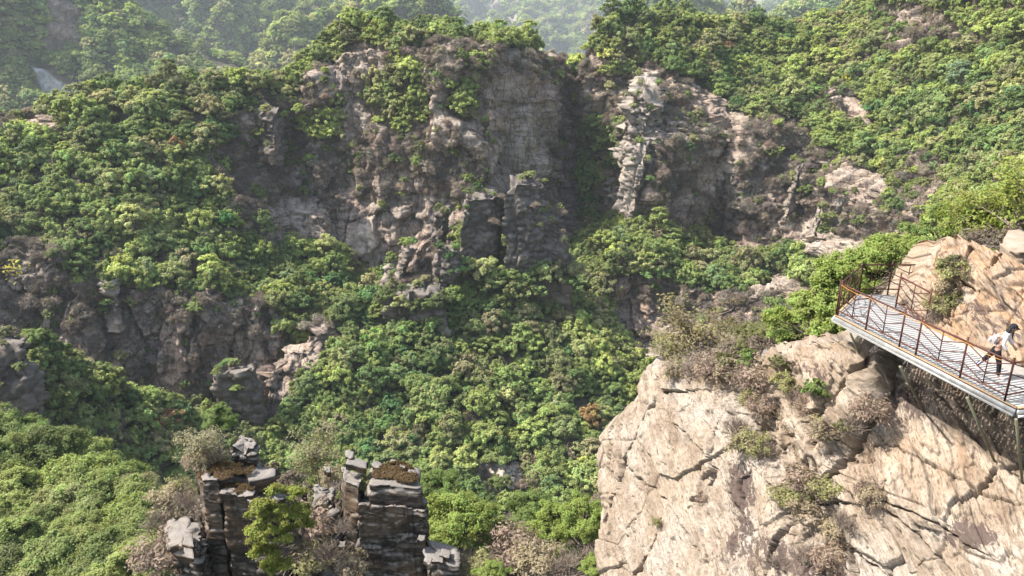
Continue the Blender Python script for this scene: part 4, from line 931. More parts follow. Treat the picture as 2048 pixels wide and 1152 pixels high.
def rod(name, a, b, rad, mat, parent=None, sides=7):
    a = Vector(a); b = Vector(b); d = b - a; L = d.length; bm = bmesh.new()
    bmesh.ops.create_cone(bm, cap_ends=True, segments=sides, radius1=rad, radius2=rad, depth=L, matrix=Matrix.Translation((0, 0, L / 2)))
    me = bpy.data.meshes.new(name); bm.to_mesh(me); bm.free(); me.materials.append(mat)
    for p in me.polygons: p.use_smooth = len(p.vertices) == 4
    o = obj(name, me, parent); org = parent.location if parent else Vector((0, 0, 0))
    o.location = a - org; o.rotation_mode = 'QUATERNION'; o.rotation_quaternion = d.to_track_quat('Z', 'Y'); return o
def beam(name, a, b, wd, ht, mat, parent=None, side=None):
    """box section from a to b, its top face centred on the line"""
    a = Vector(a); b = Vector(b); d = (b - a).normalized(); s = Vector((d.y, -d.x, 0)).normalized() if abs(d.z) < .95 else Vector((1, 0, 0)); u = s.cross(d).normalized()
    if u.z < 0: u = -u
    org = parent.location if parent else Vector((0, 0, 0)); V = []
    for p in (a, b):
        for i, j in ((-1, 0), (1, 0), (1, -1), (-1, -1)): V.append(p + s * i * wd / 2 + u * j * ht - a)
    F = [(0, 1, 2, 3), (7, 6, 5, 4), (0, 4, 5, 1), (1, 5, 6, 2), (2, 6, 7, 3), (3, 7, 4, 0)]
    o = obj(name, mesh_np(name, np.array([tuple(v) for v in V]), np.array(F), mat, False), parent); o.location = a - org; return o
A_ = floor_at(1672, 630); B_ = floor_at(1717, 588); C_ = floor_at(2034, 816)
E_ = floor_at(1900, 592); G_ = C_ + Vector(tuple(NV * 2.6)) + Vector((1.2, .35, 0)); C2 = C_ + Vector((2.6, .55, 0))
dk = obj('walkway', None, None, A_.lerp(C_, .5) - Vector((0, 0, 2))); tag(dk, 'slatted cliffside walkway bolted to the pale rock face', 'walkway')
poly = [A_, B_, E_, E_ + Vector((1.0, -1, 0)), G_, C2, C_]
def clip_line(o_, d_):
    ts = []
    for p, q in zip(poly, poly[1:] + poly[:1]):
        e = q - p; den = d_.x * e.y - d_.y * e.x
        if abs(den) < 1e-9: continue
        w_ = p - o_; t = (w_.x * e.y - w_.y * e.x) / den; u = (w_.x * d_.y - w_.y * d_.x) / den
        if 0 <= u < 1: ts.append(t)
    return (min(ts), max(ts)) if len(ts) >= 2 else None
av = (C_ - A_).normalized(); nv_ = Vector((-av.y, av.x, 0)); nv_ = nv_ if nv_.x > 0 else -nv_
nv2 = (nv_ * .995 + av * .06).normalized()
k = -30; pitch = .118
while k < 90:
    o_ = A_ + av * (k * pitch); t = clip_line(o_, nv2); k += 1
    if not t or t[1] - t[0] < .1: continue
    a = o_ + nv2 * (t[0] + .03); b = o_ + nv2 * min(t[1] - .01, t[0] + 4.6)
    beam('slat', a + Vector((0, 0, 0)), b, .076, .035, M_SLAT, dk)
# edge beam, strip, conduit
edges = [(B_, A_), (A_, C_), (C_, C2)]
for p, q in edges:
    d = (q - p).normalized(); n_ = Vector((d.y, -d.x, 0)); cen = (A_ + B_ + C_ + E_) / 4
    if (cen - p).dot(n_) > 0: n_ = -n_
    beam('edge_beam', p + n_ * .03 - Vector((0, 0, .04)), q + n_ * .03 - Vector((0, 0, .04)), .06, .17, M_STEEL, dk)
    beam('edge_strip', p + n_ * .0 + Vector((0, 0, .012)), q + n_ * .0 + Vector((0, 0, .012)), .075, .03, M_OCHRE, dk)
    rod('conduit', p + n_ * .10 - Vector((0, 0, .185)), q + n_ * .10 - Vector((0, 0, .185)), .024, M_WHITE, dk)
    beam('lower_flange', p + n_ * .07 - Vector((0, 0, .162)), q + n_ * .07 - Vector((0, 0, .162)), .12, .012, M_STEEL, dk)
for f in (.5, 1.15):
    beam('joist', A_ + nv_ * f - Vector((0, 0, .04)) + av * .1, C_ + nv_ * f - Vector((0, 0, .04)) - av * .05, .06, .12, M_OLIVE, dk)
L_ = (C_ - A_).length
for t in (.08, .36, .64, .93):
    p = A_ + av * (L_ * t); beam('cross_beam', p + nv_ * .05 - Vector((0, 0, .16)), p + nv_ * 2.3 - Vector((0, 0, .16)), .07, .10, M_OLIVE, dk)
conc = [A_ + nv_ * 1.62 + av * 1.6, A_ + nv_ * 2.2 + av * 1.5, C_ + nv_ * 2.6, C_ + nv_ * 1.55 + av * .2]
V = [tuple(v - dk.location + Vector((0, 0, z))) for z in (.006, -.08) for v in conc]
obj('concrete_strip', mesh_np('concrete_strip', np.array(V), np.array([(0, 1, 2, 3), (7, 6, 5, 4), (0, 4, 5, 1), (1, 5, 6, 2), (2, 6, 7, 3), (3, 7, 4, 0)]), M_CONC, False), dk)
for i, (p0, e) in enumerate([((1700, 665), (1728, 742)), ((1800, 733), (1846, 822)), ((1934, 795), (1990, 925)), ((2032, 838), (2043, 965))]):
    a = floor_at(*p0, z=ZD - .2); b = on_slab(*e)
    rod('brace', a, b + (b - a).normalized() * .15, .035, M_OLIVE, dk)
# railing
rl = obj('railing', None, None, A_.copy()); tag(rl, 'rust red pipe railing with chevron bars along the walkway', 'railing')
def rail_run(posts, caps=True, mat=M_RUST):
    for i, p in enumerate(posts):
        rod('post', p - Vector((0, 0, .1)), p + Vector((0, 0, 1.15)), .026, mat, rl)
    for p, q in zip(posts[:-1], posts[1:]):
        H = Vector((0, 0, 1)); rod('top_rail', p + H * 1.02, q + H * 1.02, .026, mat, rl); rod('bottom_rail', p + H * .17, q + H * .17, .022, mat, rl)
        if (q - p).length < .75:
            for h in (.45, .73): rod('chevron_bar', p + H * h, q + H * h, .014, mat, rl)
            continue
        m_ = (p + q) / 2; rod('baluster', m_ + H * .17, m_ + H * 1.02, .015, mat, rl)
        for h in (1.0, .73, .46):
            for s_ in (p, q): rod('chevron_bar', s_ + H * h, m_ + H * (h - .27), .014, mat, rl)
outer = [floor_at(*q) for q in ((1672, 632), (1727, 661), (1790, 696), (1822, 713), (1913, 758), (2004, 804))]
outer = [A_ + av * max(0, (p - A_).dot(av)) for p in outer]
corner = A_ + av * (L_ - .45)
rail_run(outer); rail_run([outer[-1], outer[-1] + Vector((1.3, .45, 0)), outer[-1] + Vector((2.6, .9, 0))])
rail_run([A_, A_.lerp(B_, .5), B_], mat=M_RUSTD)
rail_run([B_, floor_at(1775, 588), floor_at(1846, 589), floor_at(1910, 590)], mat=M_RUSTD)
rail_run([floor_at(1791, 615), floor_at(1850, 650)])
# yellow cable tied along the top rail
pth = []
for i, (p, q) in enumerate(zip(outer[:-1], outer[1:])):
    for t in (0, .25, .5, .75): pth.append(tuple(p.lerp(q, t) + Vector((0, 0, 1.0 - .05 * math.sin(math.pi * t))) - Vector(nv_) * .03))
pth.append(tuple(outer[-1] + Vector((0, 0, 1.03)))); pth.append(tuple(outer[-1] + Vector((1.4, .4, 1.05))))
cb = obj('cable', tubes_mesh('cable', [(pth, [.008] * len(pth))], M_CABLE, 6)); tag(cb, 'yellow cable tied along the outer top rail', 'cable')

# ================================================================ PERSON
def skin_mesh(name, verts, edges, radii, mat, parent, sub=2, root=0):
    me = bpy.data.meshes.new(name); me.from_pydata([tuple(v) for v in verts], edges, []); me.update(); me.materials.append(mat)
    o = obj(name, me, parent); md = o.modifiers.new('skin', 'SKIN'); md.use_smooth_shade = True
    for i, r_ in enumerate(radii):
        sv = me.skin_vertices[0].data[i]; sv.radius = r_ if isinstance(r_, tuple) else (r_, r_); sv.use_root = (i == root)
    s = o.modifiers.new('sub', 'SUBSURF'); s.levels = sub; s.render_levels = sub
    return o
M_SKIN = plain_mat('skin', (.42, .25, .175), .55, 0, .35, var=.08, bump=.03); M_HAIR = plain_mat('black_hair', (.014, .011, .013), .5, 0, .5, bump=.4, sc=30)
M_TOP = plain_mat('white_top', (.62, .61, .62), .85, 0, .1, var=.06); M_PANTS = plain_mat('black_leggings', (.018, .018, .022), .8, 0, .2)
M_NAVY = plain_mat('navy_cloth', (.03, .04, .12), .8, 0, .2); M_SHOE = plain_mat('pink_shoe', (.75, .42, .48), .6, 0, .3, col2=(.8, .75, .75), sc=30)
M_PACK = plain_mat('pale_grey_backpack', (.55, .50, .48), .8, 0, .2, col2=(.42, .36, .35), sc=12); M_RED = plain_mat('red_print', (.55, .10, .10), .8, 0, .2); M_DARK = plain_mat('dark_eye', (.02, .015, .012), .4)
pf = floor_at(1984, 752); PZ = Vector((pf.x, pf.y, ZD))
per = obj('person', None, None, PZ, (0, 0, 0)); tag(per, 'woman in white top, black trousers and black cap striding along the walkway', 'person')
# local axes: x = walking direction (picture right, slightly to the viewer), y = her left, away from the viewer
per.rotation_euler = (0, 0, R(-36)); per.scale = (.93, .93, .93); 
S_ = 1.0
J = dict(pel=(-.02, 0, .86), sp1=(.02, 0, .98), sp2=(.07, 0, 1.10), ch=(.12, 0, 1.22), nk=(.165, 0, 1.345), nk2=(.19, 0, 1.395), hd=(.215, 0, 1.45), hd2=(.225, 0, 1.53),
 shR=(.13, -.16, 1.31), elR=(.10, -.22, 1.06), wrR=(.22, -.20, .865), haR=(.25, -.19, .81), shL=(.13, .16, 1.31), elL=(.19, .23, 1.07), wrL=(.33, .18, .92), haL=(.37, .16, .88),
 hipR=(-.02, -.085, .83), knR=(.10, -.10, .46), anR=(.14, -.10, .09), ftR=(.20, -.10, .045), toR=(.29, -.10, .03),
 hipL=(-.02, .085, .83), knL=(-.20, .09, .51), anL=(-.42, .09, .20), ftL=(-.40, .09, .11), toL=(-.32, .09, .045))
Rr = dict(pel=(.135, .10), sp1=(.10, .078), sp2=(.105, .082), ch=(.125, .09), nk=(.05, .05), nk2=(.045, .045), hd=(.07, .085), hd2=(.072, .085), shR=.052, elR=.038, wrR=.027, haR=.03, shL=.052, elL=.038, wrL=.027, haL=.03,
 hipR=.092, knR=.056, anR=.036, ftR=.035, toR=.026, hipL=.092, knL=.056, anL=.036, ftL=.035, toL=.026)
names = list(J); E = [('pel', 'sp1'), ('sp1', 'sp2'), ('sp2', 'ch'), ('ch', 'nk'), ('nk', 'nk2'), ('nk2', 'hd'), ('hd', 'hd2'), ('ch', 'shR'), ('shR', 'elR'), ('elR', 'wrR'), ('wrR', 'haR'), ('ch', 'shL'), ('shL', 'elL'), ('elL', 'wrL'), ('wrL', 'haL'),
 ('pel', 'hipR'), ('hipR', 'knR'), ('knR', 'anR'), ('anR', 'ftR'), ('ftR', 'toR'), ('pel', 'hipL'), ('hipL', 'knL'), ('knL', 'anL'), ('anL', 'ftL'), ('ftL', 'toL')]
Vp = [J[n] for n in names]; Ep = [(names.index(a), names.index(b)) for a, b in E]; Rp = [Rr[n] for n in names]
# fingers: short chains rooted inside the palms
for s_, wr, ha in (('R', 'wrR', 'haR'), ('L', 'wrL', 'haL')):
    h = Vector(J[ha]); d = (h - Vector(J[wr])).normalized(); sd_ = Vector((0, 1, 0)).cross(d).normalized()
    for f in range(5):
        off = sd_ * ((f - 1.5) * .016) if f < 4 else sd_ * -.03; Lf = (.055, .065, .06, .048, .04)[f]; dd = d if f < 4 else (d - sd_ * .9).normalized()
        i0 = len(Vp); p1 = h + off + dd * .018; p2 = p1 + dd * Lf * .55; p3 = p2 + (dd + Vector((-.35, 0, -.2))).normalized() * Lf * .45
        Vp += [tuple(p1), tuple(p2), tuple(p3)]; Rp += [.0095, .0085, .007]; Ep += [(names.index(ha), i0), (i0, i0 + 1), (i0 + 1, i0 + 2)]
body = skin_mesh('body', Vp, Ep, Rp, M_SKIN, per)
def sub_skin(name, keys, grow, mat, parent=per, extra={}):
    JJ = dict(J); JJ.update(extra); e = [(a, b) for a, b in zip(keys[:-1], keys[1:]) if a and b]; ks = []
    for k_ in keys:
        if k_ and k_ not in ks: ks.append(k_)
    rr = []
    for k_ in ks:
        q = Rr.get(k_, .05); q = q if isinstance(q, tuple) else (q, q); rr.append(tuple(x + grow for x in q))
    return skin_mesh(name, [JJ[k_] for k_ in ks], [(ks.index(a), ks.index(b)) for a, b in e], rr, mat, parent)
Rr['mid'] = (.108, .084); Rr['wl'] = .04; Rr['cR'] = .046; Rr['cL'] = .046; Rr['fR'] = .03; Rr['fL'] = .03; Rr['waist'] = (.125, .094)
ex = dict(mid=(.062, 0, 1.08), waist=(.0, 0, .94), cR=(.13, -.10, .20), cL=(-.31, .09, .355), fR=(.20, -.205, .895), fL=(.31, .19, .94))
sub_skin('white_top', ['mid', 'ch', 'nk', None, 'ch', 'shR', 'elR', 'fR', None, 'ch', 'shL', 'elL', 'fL'], .013, M_TOP, extra=ex)
sub_skin('trousers', ['waist', 'pel', 'hipR', 'knR', 'cR', 'anR', None, 'pel', 'hipL', 'knL', 'cL'], .016, M_PANTS, extra=ex)
sub_skin('sock', ['cL', 'anL'], .010, M_NAVY, extra=ex)
st_ = rod('stripe', PZ * 0 + per.location + Vector((0, 0, 0)), per.location + Vector((.15, 0, .001)), .012, M_TOP, per)
st_.location = Vector((-.335, .045, .335)); st_.rotation_quaternion = (Vector((-.42, .045, .21)) - Vector((-.335, .045, .335))).to_track_quat('Z', 'Y')
for s_ in ('R', 'L'):
    an = Vector(J['an' + s_]); to = Vector(J['to' + s_]); ft = Vector(J['ft' + s_]); heel = ft + (ft - to).normalized() * .045
    skin_mesh('shoe', [tuple(heel), tuple(ft), tuple(ft.lerp(to, .6)), tuple(to + (to - ft) * .25), tuple(an - Vector((0, 0, .02)))], [(0, 1), (1, 2), (2, 3), (1, 4)], [.04, .046, .044, .03, .042], M_SHOE, per, root=1)
# head dressing
def ell(name, c, r3, mat, parent, seg=14, cut=None, rot=None):
    bm = bmesh.new(); bmesh.ops.create_uvsphere(bm, u_segments=seg * 2, v_segments=seg, radius=1)
    if cut is not None:
        bmesh.ops.delete(bm, geom=[v for v in bm.verts if v.co.z < cut], context='VERTS')
    bmesh.ops.transform(bm, matrix=Matrix.Diagonal((*r3, 1)), verts=bm.verts)
    me = bpy.data.meshes.new(name); bm.to_mesh(me); bm.free(); me.materials.append(mat)
    for p in me.polygons: p.use_smooth = True
    o = obj(name, me, parent, Vector(c)); o.rotation_euler = rot or (0, 0, 0); return o
ell('head', (.235, 0, 1.495), (.092, .075, .112), M_SKIN, body, rot=(0, .25, 0))
hc = Vector((.235, 0, 1.50))
ell('nose', hc + Vector((.097, 0, -.035)), (.014, .011, .020), M_SKIN, body, 6)
for s_ in (-1, 1):
    ell('eye', hc + Vector((.082, .03 * s_, -.012)), (.008, .013, .007), M_DARK, body, 6)
    ell('ear', hc + Vector((.0, .076 * s_, -.02)), (.018, .008, .028), M_SKIN, body, 6)
ell('mouth', hc + Vector((.083, 0, -.070)), (.008, .020, .006), M_RED, body, 6)
hair = ell('hair', hc + Vector((-.018, 0, .005)), (.098, .084, .115), M_HAIR, per, rot=(0, .1, 0), cut=-.35)
hs = []
for k_ in range(9):
    a = -1.0 + k_ * .25; st = hc + Vector((-.06 - .03 * math.cos(a * 2), .078 * a, -.02)); pth = [st, st + Vector((-.03, .01 * a, -.09)), st + Vector((-.02 + .02 * k_ % .03, .03 * a, -.20)), st + Vector((.0, .035 * a, -.30))]
    hs.append((pth, [.026, .03, .024, .006]))
for s_ in (-1, 1): hs.append(([hc + Vector((.02, .075 * s_, .0)), hc + Vector((.015, .092 * s_, -.1)), hc + Vector((.04, .105 * s_, -.2)), hc + Vector((.06, .10 * s_, -.30))], [.02, .028, .026, .006]))
obj('lock', tubes_mesh('lock', hs, M_HAIR, 7), hair, -hair.location)
cap_ = ell('cap', hc + Vector((.002, 0, .028)), (.108, .094, .095), M_PANTS, per, cut=.05, rot=(0, .18, 0))
V = []; 
for z in (0, -.008):
    for k_ in range(11):
        a = -1.15 + 2.3 * k_ / 10; V += [(.095 * math.cos(a), .088 * math.sin(a), z), ((.095 + .075 * math.cos(a * .9)) * math.cos(a) , .09 * math.sin(a) * 1.05, z - .02 * math.cos(a))]
F = [(2 * i, 2 * i + 2, 2 * i + 3, 2 * i + 1) for i in range(10)] + [(22 + 2 * i, 22 + 2 * i + 1, 22 + 2 * i + 3, 22 + 2 * i + 2) for i in range(10)] + [(2 * i + 1, 2 * i + 3, 22 + 2 * i + 3, 22 + 2 * i + 1) for i in range(10)]
obj('visor', mesh_np('visor', np.array(V), np.array(F), M_PANTS, True), cap_, (0, 0, .012))
# backpack low on the back
bp = obj('backpack', None, per, (-.13, -.02, 1.08), (0, .35, 0))
bm = bmesh.new(); bmesh.ops.create_cube(bm, size=1); bmesh.ops.transform(bm, matrix=Matrix.Diagonal((.16, .26, .30, 1)), verts=bm.verts); bmesh.ops.bevel(bm, geom=bm.edges[:], offset=.055, segments=4, affect='EDGES')
me = bpy.data.meshes.new('backpack'); bm.to_mesh(me); bm.free(); me.materials.append(M_PACK); bp.data = me if False else None
bb = obj('backpack', me, per, (-.13, -.02, 1.08), (0, .35, 0)); bpy.data.objects.remove(bp)
bm = bmesh.new(); bmesh.ops.create_cube(bm, size=1); bmesh.ops.transform(bm, matrix=Matrix.Diagonal((.06, .20, .13, 1)), verts=bm.verts); bmesh.ops.bevel(bm, geom=bm.edges[:], offset=.02, segments=3, affect='EDGES')
me = bpy.data.meshes.new('pocket'); bm.to_mesh(me); bm.free(); me.materials.append(M_PACK); obj('pocket', me, bb, (-.09, 0, -.06))
obj('strap', tubes_mesh('strap', [([(-.02, s_ * .09, .13), (.12, s_ * .13, .25), (.22, s_ * .12, .16), (.2, s_ * .13, 0.0), (.05, s_ * .13, -.12)], [.013] * 5) for s_ in (-1, 1)], M_PACK, 5), bb)
# ================================================================ NEAR TREES AND BUSHES
def lt(c, m=1.0): return tuple(x * m for x in c)
YG = (.27, .33, .085); GR = (.19, .25, .075); OL = (.2, .2, .085); DK = (.075, .115, .045)
def near_tree(px, py, F, r, c, label, k=0, sz=1.0, tilt=0, group=None, name='young_tree', proto=None):
    pr = (proto or PROTO_NEAR)[k % len(proto or PROTO_NEAR)]
    return add_tree(at(px, py, F), r, pr[0], pr[1], c, random.uniform(0, 6.28), label, group, 'tree', name, tilt, sz)
NT_ = [
 (915,1115,34,2.35,YG,'large bright yellow-green tree right of the central pillar',0,1.1),
 (985,1120,36,1.9,YG,'rounded yellow-green tree right of the large bright one',1,1),
 (870,1020,38,1.7,GR,'green tree behind the right corner of the central pillar',2,1),
 (1105,1105,34,1.9,YG,'yellow-green tree left of the big rock face',1,1.15),
 (1170,1095,33,1.5,YG,'smaller bright tree touching the left edge of the rock face',2,1.3),
 (1060,1050,39,1.5,GR,'green tree in the gap below the small pale outcrop',0,1),
 (985,1160,27,.8,YG,'low leafy bush at the bottom edge below the bright trees',1,.8),
 (1190,1150,28,.7,YG,'small sprig of leaves at the foot of the rock face',2,.8),
 (1650,700,29.5,2.2,YG,'bright layered tree behind the far end of the walkway',1,1.25),
 (1590,715,31,1.6,YG,'green bush left of the bright layered tree',2,.9),
 (1535,705,32,1.4,OL,'dull yellow-green bush on the edge above the dark blocks',0,.8),
 (1735,610,32,1.95,YG,'tall yellow-green tree over the walkway railing',0,1.1),
 (1810,590,33,1.8,YG,'green tree seen through the back railing',1,1.1),
 (1950,510,34,1.9,YG,'yellow-green tree behind the tan upper rock',2,1),
 (2035,490,33,1.8,YG,'bright leafed tree at the right edge above the boulder',0,1.4),
 (1880,500,36,1.9,GR,'low green tree beyond the top of the upper rock',1,.9),
 (440,860,46,1.2,GR,'thin green tree behind the left pillar',0,1),
]
for a in NT_:
    near_tree(*a[:6], k=a[6], sz=a[7])
# juniper hanging between the pillars: layered sprays
def juniper(p, label):
    e = obj('juniper', None, None, Vector(p)); tag(e, label, 'shrub')
    g_ = random.Random(4); lobes = []
    spec = [(.55, -.1, 1.75, .42), (.95, .1, 1.45, .45), (.3, -.3, 1.15, .42), (-.15, -.4, .95, .45), (.7, -.2, .85, .5), (1.2, .1, .8, .4), (-.35, -.5, .3, .42), (.2, -.5, .25, .5), (.75, -.3, .1, .45), (-.3, -.6, -.35, .38), (.3, -.6, -.5, .42), (.1, -.65, -1.0, .3), (.55, -.6, -.9, .3), (1.25, .1, .2, .4), (.0, -.4, 1.4, .25)]
    for x, y, z, r in spec:
        for _ in range(11):
            v = Vector((g_.gauss(0, 1), g_.gauss(0, 1), g_.gauss(0, .8))).normalized() * r * g_.uniform(.4, 1)
            lobes.append((x + v.x, y + v.y, z + v.z * .6, g_.uniform(.09, .2)))
    cr = obj('crown', leaves_mesh('crown', lobes, 26000, .022, 9, flat=.45, fill=.9, aspect=2.2), e); set_tint(cr, (.25, .27, .055)); e.scale = (1.18, 1.18, 1.18)
    ps = [limb((.9, .6, -.9), (x, y, z), .07, .012, 6, .12, g_) for x, y, z, r in spec]
    obj('trunk', tubes_mesh('trunk', ps, M_BARK, 5), e)
juniper(at(537, 1062, 27.6), 'yellow-green juniper hanging in front of the dark left pillars')
# dry brush
def brush(px, py, F, s, label, k=0, c=None, group='dry leafless bushes', onslab=False, sz=1.0):
    p = on_slab(px, py) if onslab else Vector(at(px, py, F))
    e = obj('dry_bush', None, None, p, (0, 0, random.uniform(0, 6.28)), (s, s, s * sz)); tag(e, label, 'bush', group)
    obj('twigs', BRUSH[k % 3], e)
    if k % 5 in (0, 2, 3):
        q = obj('crown', AIRY[k % 3], e, (0, 0, .15)); set_tint(q, [(.34, .28, .19), (.30, .29, .13), (.32, .24, .19)][k % 3])
    return e
def bare_tree(px, py, F, s, label, c, seed):
    e = obj('bare_tree', None, None, Vector(at(px, py, F)), (0, 0, seed), (s, s, s)); tag(e, label, 'tree')
    g_ = random.Random(seed); ps = [limb((0, 0, -.2), (.1, .05, 1.0), .035, .015, 6, .06, g_)]; lob = []
    for i in range(26):
        a = g_.uniform(0, 6.28); z0 = g_.uniform(.15, .9); st = Vector((.1 * z0, .05 * z0, z0)); en = st + Vector((math.cos(a), math.sin(a), g_.uniform(.3, 1.1))) * g_.uniform(.35, .65)
        b = limb(st, en, .014, .004, 5, .12, g_); ps.append(b)
        for _ in range(5):
            q = Vector(b[0][g_.randint(2, 4)]); e2 = q + Vector((g_.gauss(0, 1), g_.gauss(0, 1), g_.uniform(0, 1))) * .16; ps.append(limb(q, e2, .005, .002, 4, .15, g_)); lob.append((*e2, .13))
    obj('trunk', tubes_mesh('trunk', ps, M_TWIG, 4), e)
    cr = obj('crown', leaves_mesh('crown', lob, 2600, .02, seed, fill=1.0), e); set_tint(cr, c)
bare_tree(1395, 745, 40, 3.0, 'pale half leafless tree beyond the top of the rock face', (.24, .2, .1), 3)
bare_tree(1345, 760, 42, 2.2, 'second half leafless tree at the lip of the gorge', (.24, .22, .1), 8)
bare_tree(1470, 740, 36, 1.8, 'grey leafless sapling behind the stacked dark blocks', (.26, .22, .14), 5)
bare_tree(2010, 500, 31, 2.6, 'bare branched tree with thin leaves at the right picture edge', (.28, .32, .07), 6)
bare_tree(1945, 490, 33, 2.0, 'bare branched sapling above the upper tan rock', (.28, .3, .08), 7)
bare_tree(415, 935, 31.5, 1.5, 'pale leafless shrub on top of the left pillar', (.3, .27, .17), 9)
bare_tree(640, 960, 36, 1.9, 'bare shrub on the ridge between the pillars', (.25, .24, .12), 10)
bl = [(410,935,31.2,.9,'dry bush crowning the left pillar'),(435,930,31.8,.8,'second dry bush on the left pillar'),(388,930,31.8,.6,'dry twigs at the far left corner of the left pillar'),
 (350,1020,32,1.3,'grey brush left of the left pillar'),(330,1060,31,1.3,'grey brush low beside the stepped outcrop'),(320,1130,29,1.4,'brush at the bottom edge left of the stepped outcrop'),(372,1010,31,.8,'tuft of brush in the corner of the left pillar'),(360,985,33,.8,'brush tuft high on the left flank'),
 (640,1060,30,1.3,'grey brush in the gully between the pillars'),(660,1120,28.5,1.2,'pinkish brush below the central fin'),(620,1130,29,1.3,'brush under the juniper'),(590,1120,29,1.2,'brush in the shade of the juniper'),(700,1145,27.5,.9,'brush at the bottom edge under the central fin'),(728,975,30.4,.6,'dry tuft in the notch beside the capstone'),(690,1060,28.6,.6,'dry twigs in the notch of the central fin'),
 (660,960,32,.7,'dry tuft behind the small outcrop'),
 (930,1140,30,1.2,'dry brush below the big bright tree'),(1030,1120,32,1.6,'grey brush between the two bright trees'),(1080,1140,30,1.5,'grey brush at the bottom edge left of the rock face'),(1130,1150,29,1.3,'pinkish brush at the foot of the rock face'),(1000,1090,34,1.3,'dry brush under the rounded tree'),(1175,1130,30,1.1,'brush against the lower left edge of the rock face'),(965,1150,28,1.0,'twigs at the bottom edge')]
for k, a in enumerate(bl): brush(*a[:5], k=k)
sbl = [(1350,752,.55),(1382,752,.6),(1415,748,.7),(1440,752,.6),(1462,770,.6),(1492,760,.75),(1515,775,.6),(1480,800,.55),(1505,820,.5),(1530,800,.55),(1550,770,.6),(1468,860,.5),(1478,895,.55),(1500,900,.55),(1515,910,.5),(1545,840,.45),(1570,800,.5),(1600,820,.45),(1655,880,.5),(1720,860,.55),(1735,840,.55),(1705,890,.5),(1680,930,.45),(1590,960,.6),(1610,990,.7),(1640,985,.6),(1665,1000,.6),(1590,1030,.6),(1560,1000,.55),(1680,1050,.5),(1650,1070,.55),(1700,1060,.45),(1740,1000,.5),(1755,1010,.4),(1600,1120,.5),(1640,1130,.5),(1560,1135,.4),(1320,1050,.2),(1400,1000,.3),(1412,960,.3),(1905,560,.5),(1915,540,.45),(1890,585,.4),(1875,620,.4),(1862,640,.4)]
for k, (x, y, s) in enumerate(sbl):
    where = ['near the far left crack', 'left of the gully', 'at the head of the gully', 'in the gully', 'right of the gully', 'near the walkway braces'][int(np.clip((x - 1300) / 75, 0, 5))] + (', low down' if y > 980 else ', midway' if y > 840 else ', near the top')
    lb = 'dry bush on the rim of the rock face' if y < 782 and x < 1600 else 'dry bush on the tan upper rock beside the woman' if x > 1850 else 'dry bush rooted in the central gully of the rock face' if 1540 < x < 1690 and y > 900 else 'dry brown bush in a face crack ' + where
    if lb.startswith('dry bush on the rim'): lb = 'dry bush on the rim of the rock face ' + ['at its left peak', 'second from the left peak', 'in the middle', 'right of the middle', 'left of the dark blocks', 'below the dark blocks', 'right of the blocks', 'nearest the walkway'][k % 8]
    if 'central gully' in lb: lb = 'dry bush in the central gully ' + where.split(', ')[1] + ['', ', greenish', ', bare', ', tan'][k % 4]
    brush(x, y, 0, s * 1.25, lb, k, group='dry bushes rooted in the rock face', onslab=True)
for k, (x, y, s, c, lb) in enumerate([(1640,800,.45,GR,'small green bush sprouting among the dark cracks of the rock face'),(1625,860,.35,YG,'little yellow-green bush low in the cracked rock'),(1735,850,.4,OL,'olive bush in the deep crack below the walkway'),(1890,615,.45,OL,'green tuft at the foot of the upper tan rock'),(1905,550,.5,OL,'olive bush growing from the crack of the upper tan rock'),(1700,870,.35,OL,'olive tuft down the deep crack'),(1545,730,.4,OL,'green tuft under the dark blocks'),(1430,735,.5,OL,'grassy green tuft on the rim of the rock face'),(1480,725,.45,GR,'small green bush on the rim near the blocks'),(1600,1000,.3,OL,'faint green tuft in the central gully')]):
    e = add_tree(on_slab(x, y), s, PROTO[(k * 2) % 7][0], BRUSH[k % 3], c, k, lb, None, 'bush', 'small_bush')
# moss and dry turf mats on the pillar tops
def moss(px, py, F, rx, ry, label, seed):
    g_ = np.random.default_rng(seed); c = at(px, py, F); n = 5200
    a = g_.uniform(0, 6.28, n); q = np.sqrt(g_.random(n)) * (1 + .15 * np.sin(3 * a + seed)); x = np.cos(a) * q * rx; y = np.sin(a) * q * ry; z = (1 - q ** 2) * .03 + g_.random(n) ** 3 * .09 + fbm(np.stack([x * 3, y * 3, x * 0], -1), 2, seed) * .05; keep_ = fbm(np.stack([x * 2.2, y * 2.2, x * 0], -1), 3, seed + 5) > -.28; x, y, z = x[keep_], y[keep_], z[keep_]; n = len(x)
    lob = np.stack([x, y, z, np.full(n, .02)], -1)
    o = obj('moss', leaves_mesh('moss', lob, 9000, .02, seed, fill=1.0), None, Vector(c)); set_tint(o, (.15, .095, .045)); tag(o, label, 'moss', 'brown moss mats on the pillars'); return o
moss(445, 942, 30.6, 1.25, .75, 'brown moss mat across the top of the left pillars', 1)
moss(470, 978, 29.9, .75, .45, 'brown moss on the lower ledge of the left pillars', 2)
moss(790, 942, 30.4, .95, .7, 'rusty moss mat on the square capstone', 3)
moss(815, 955, 29.8, .5, .35, 'greener moss at the right front of the capstone', 4)
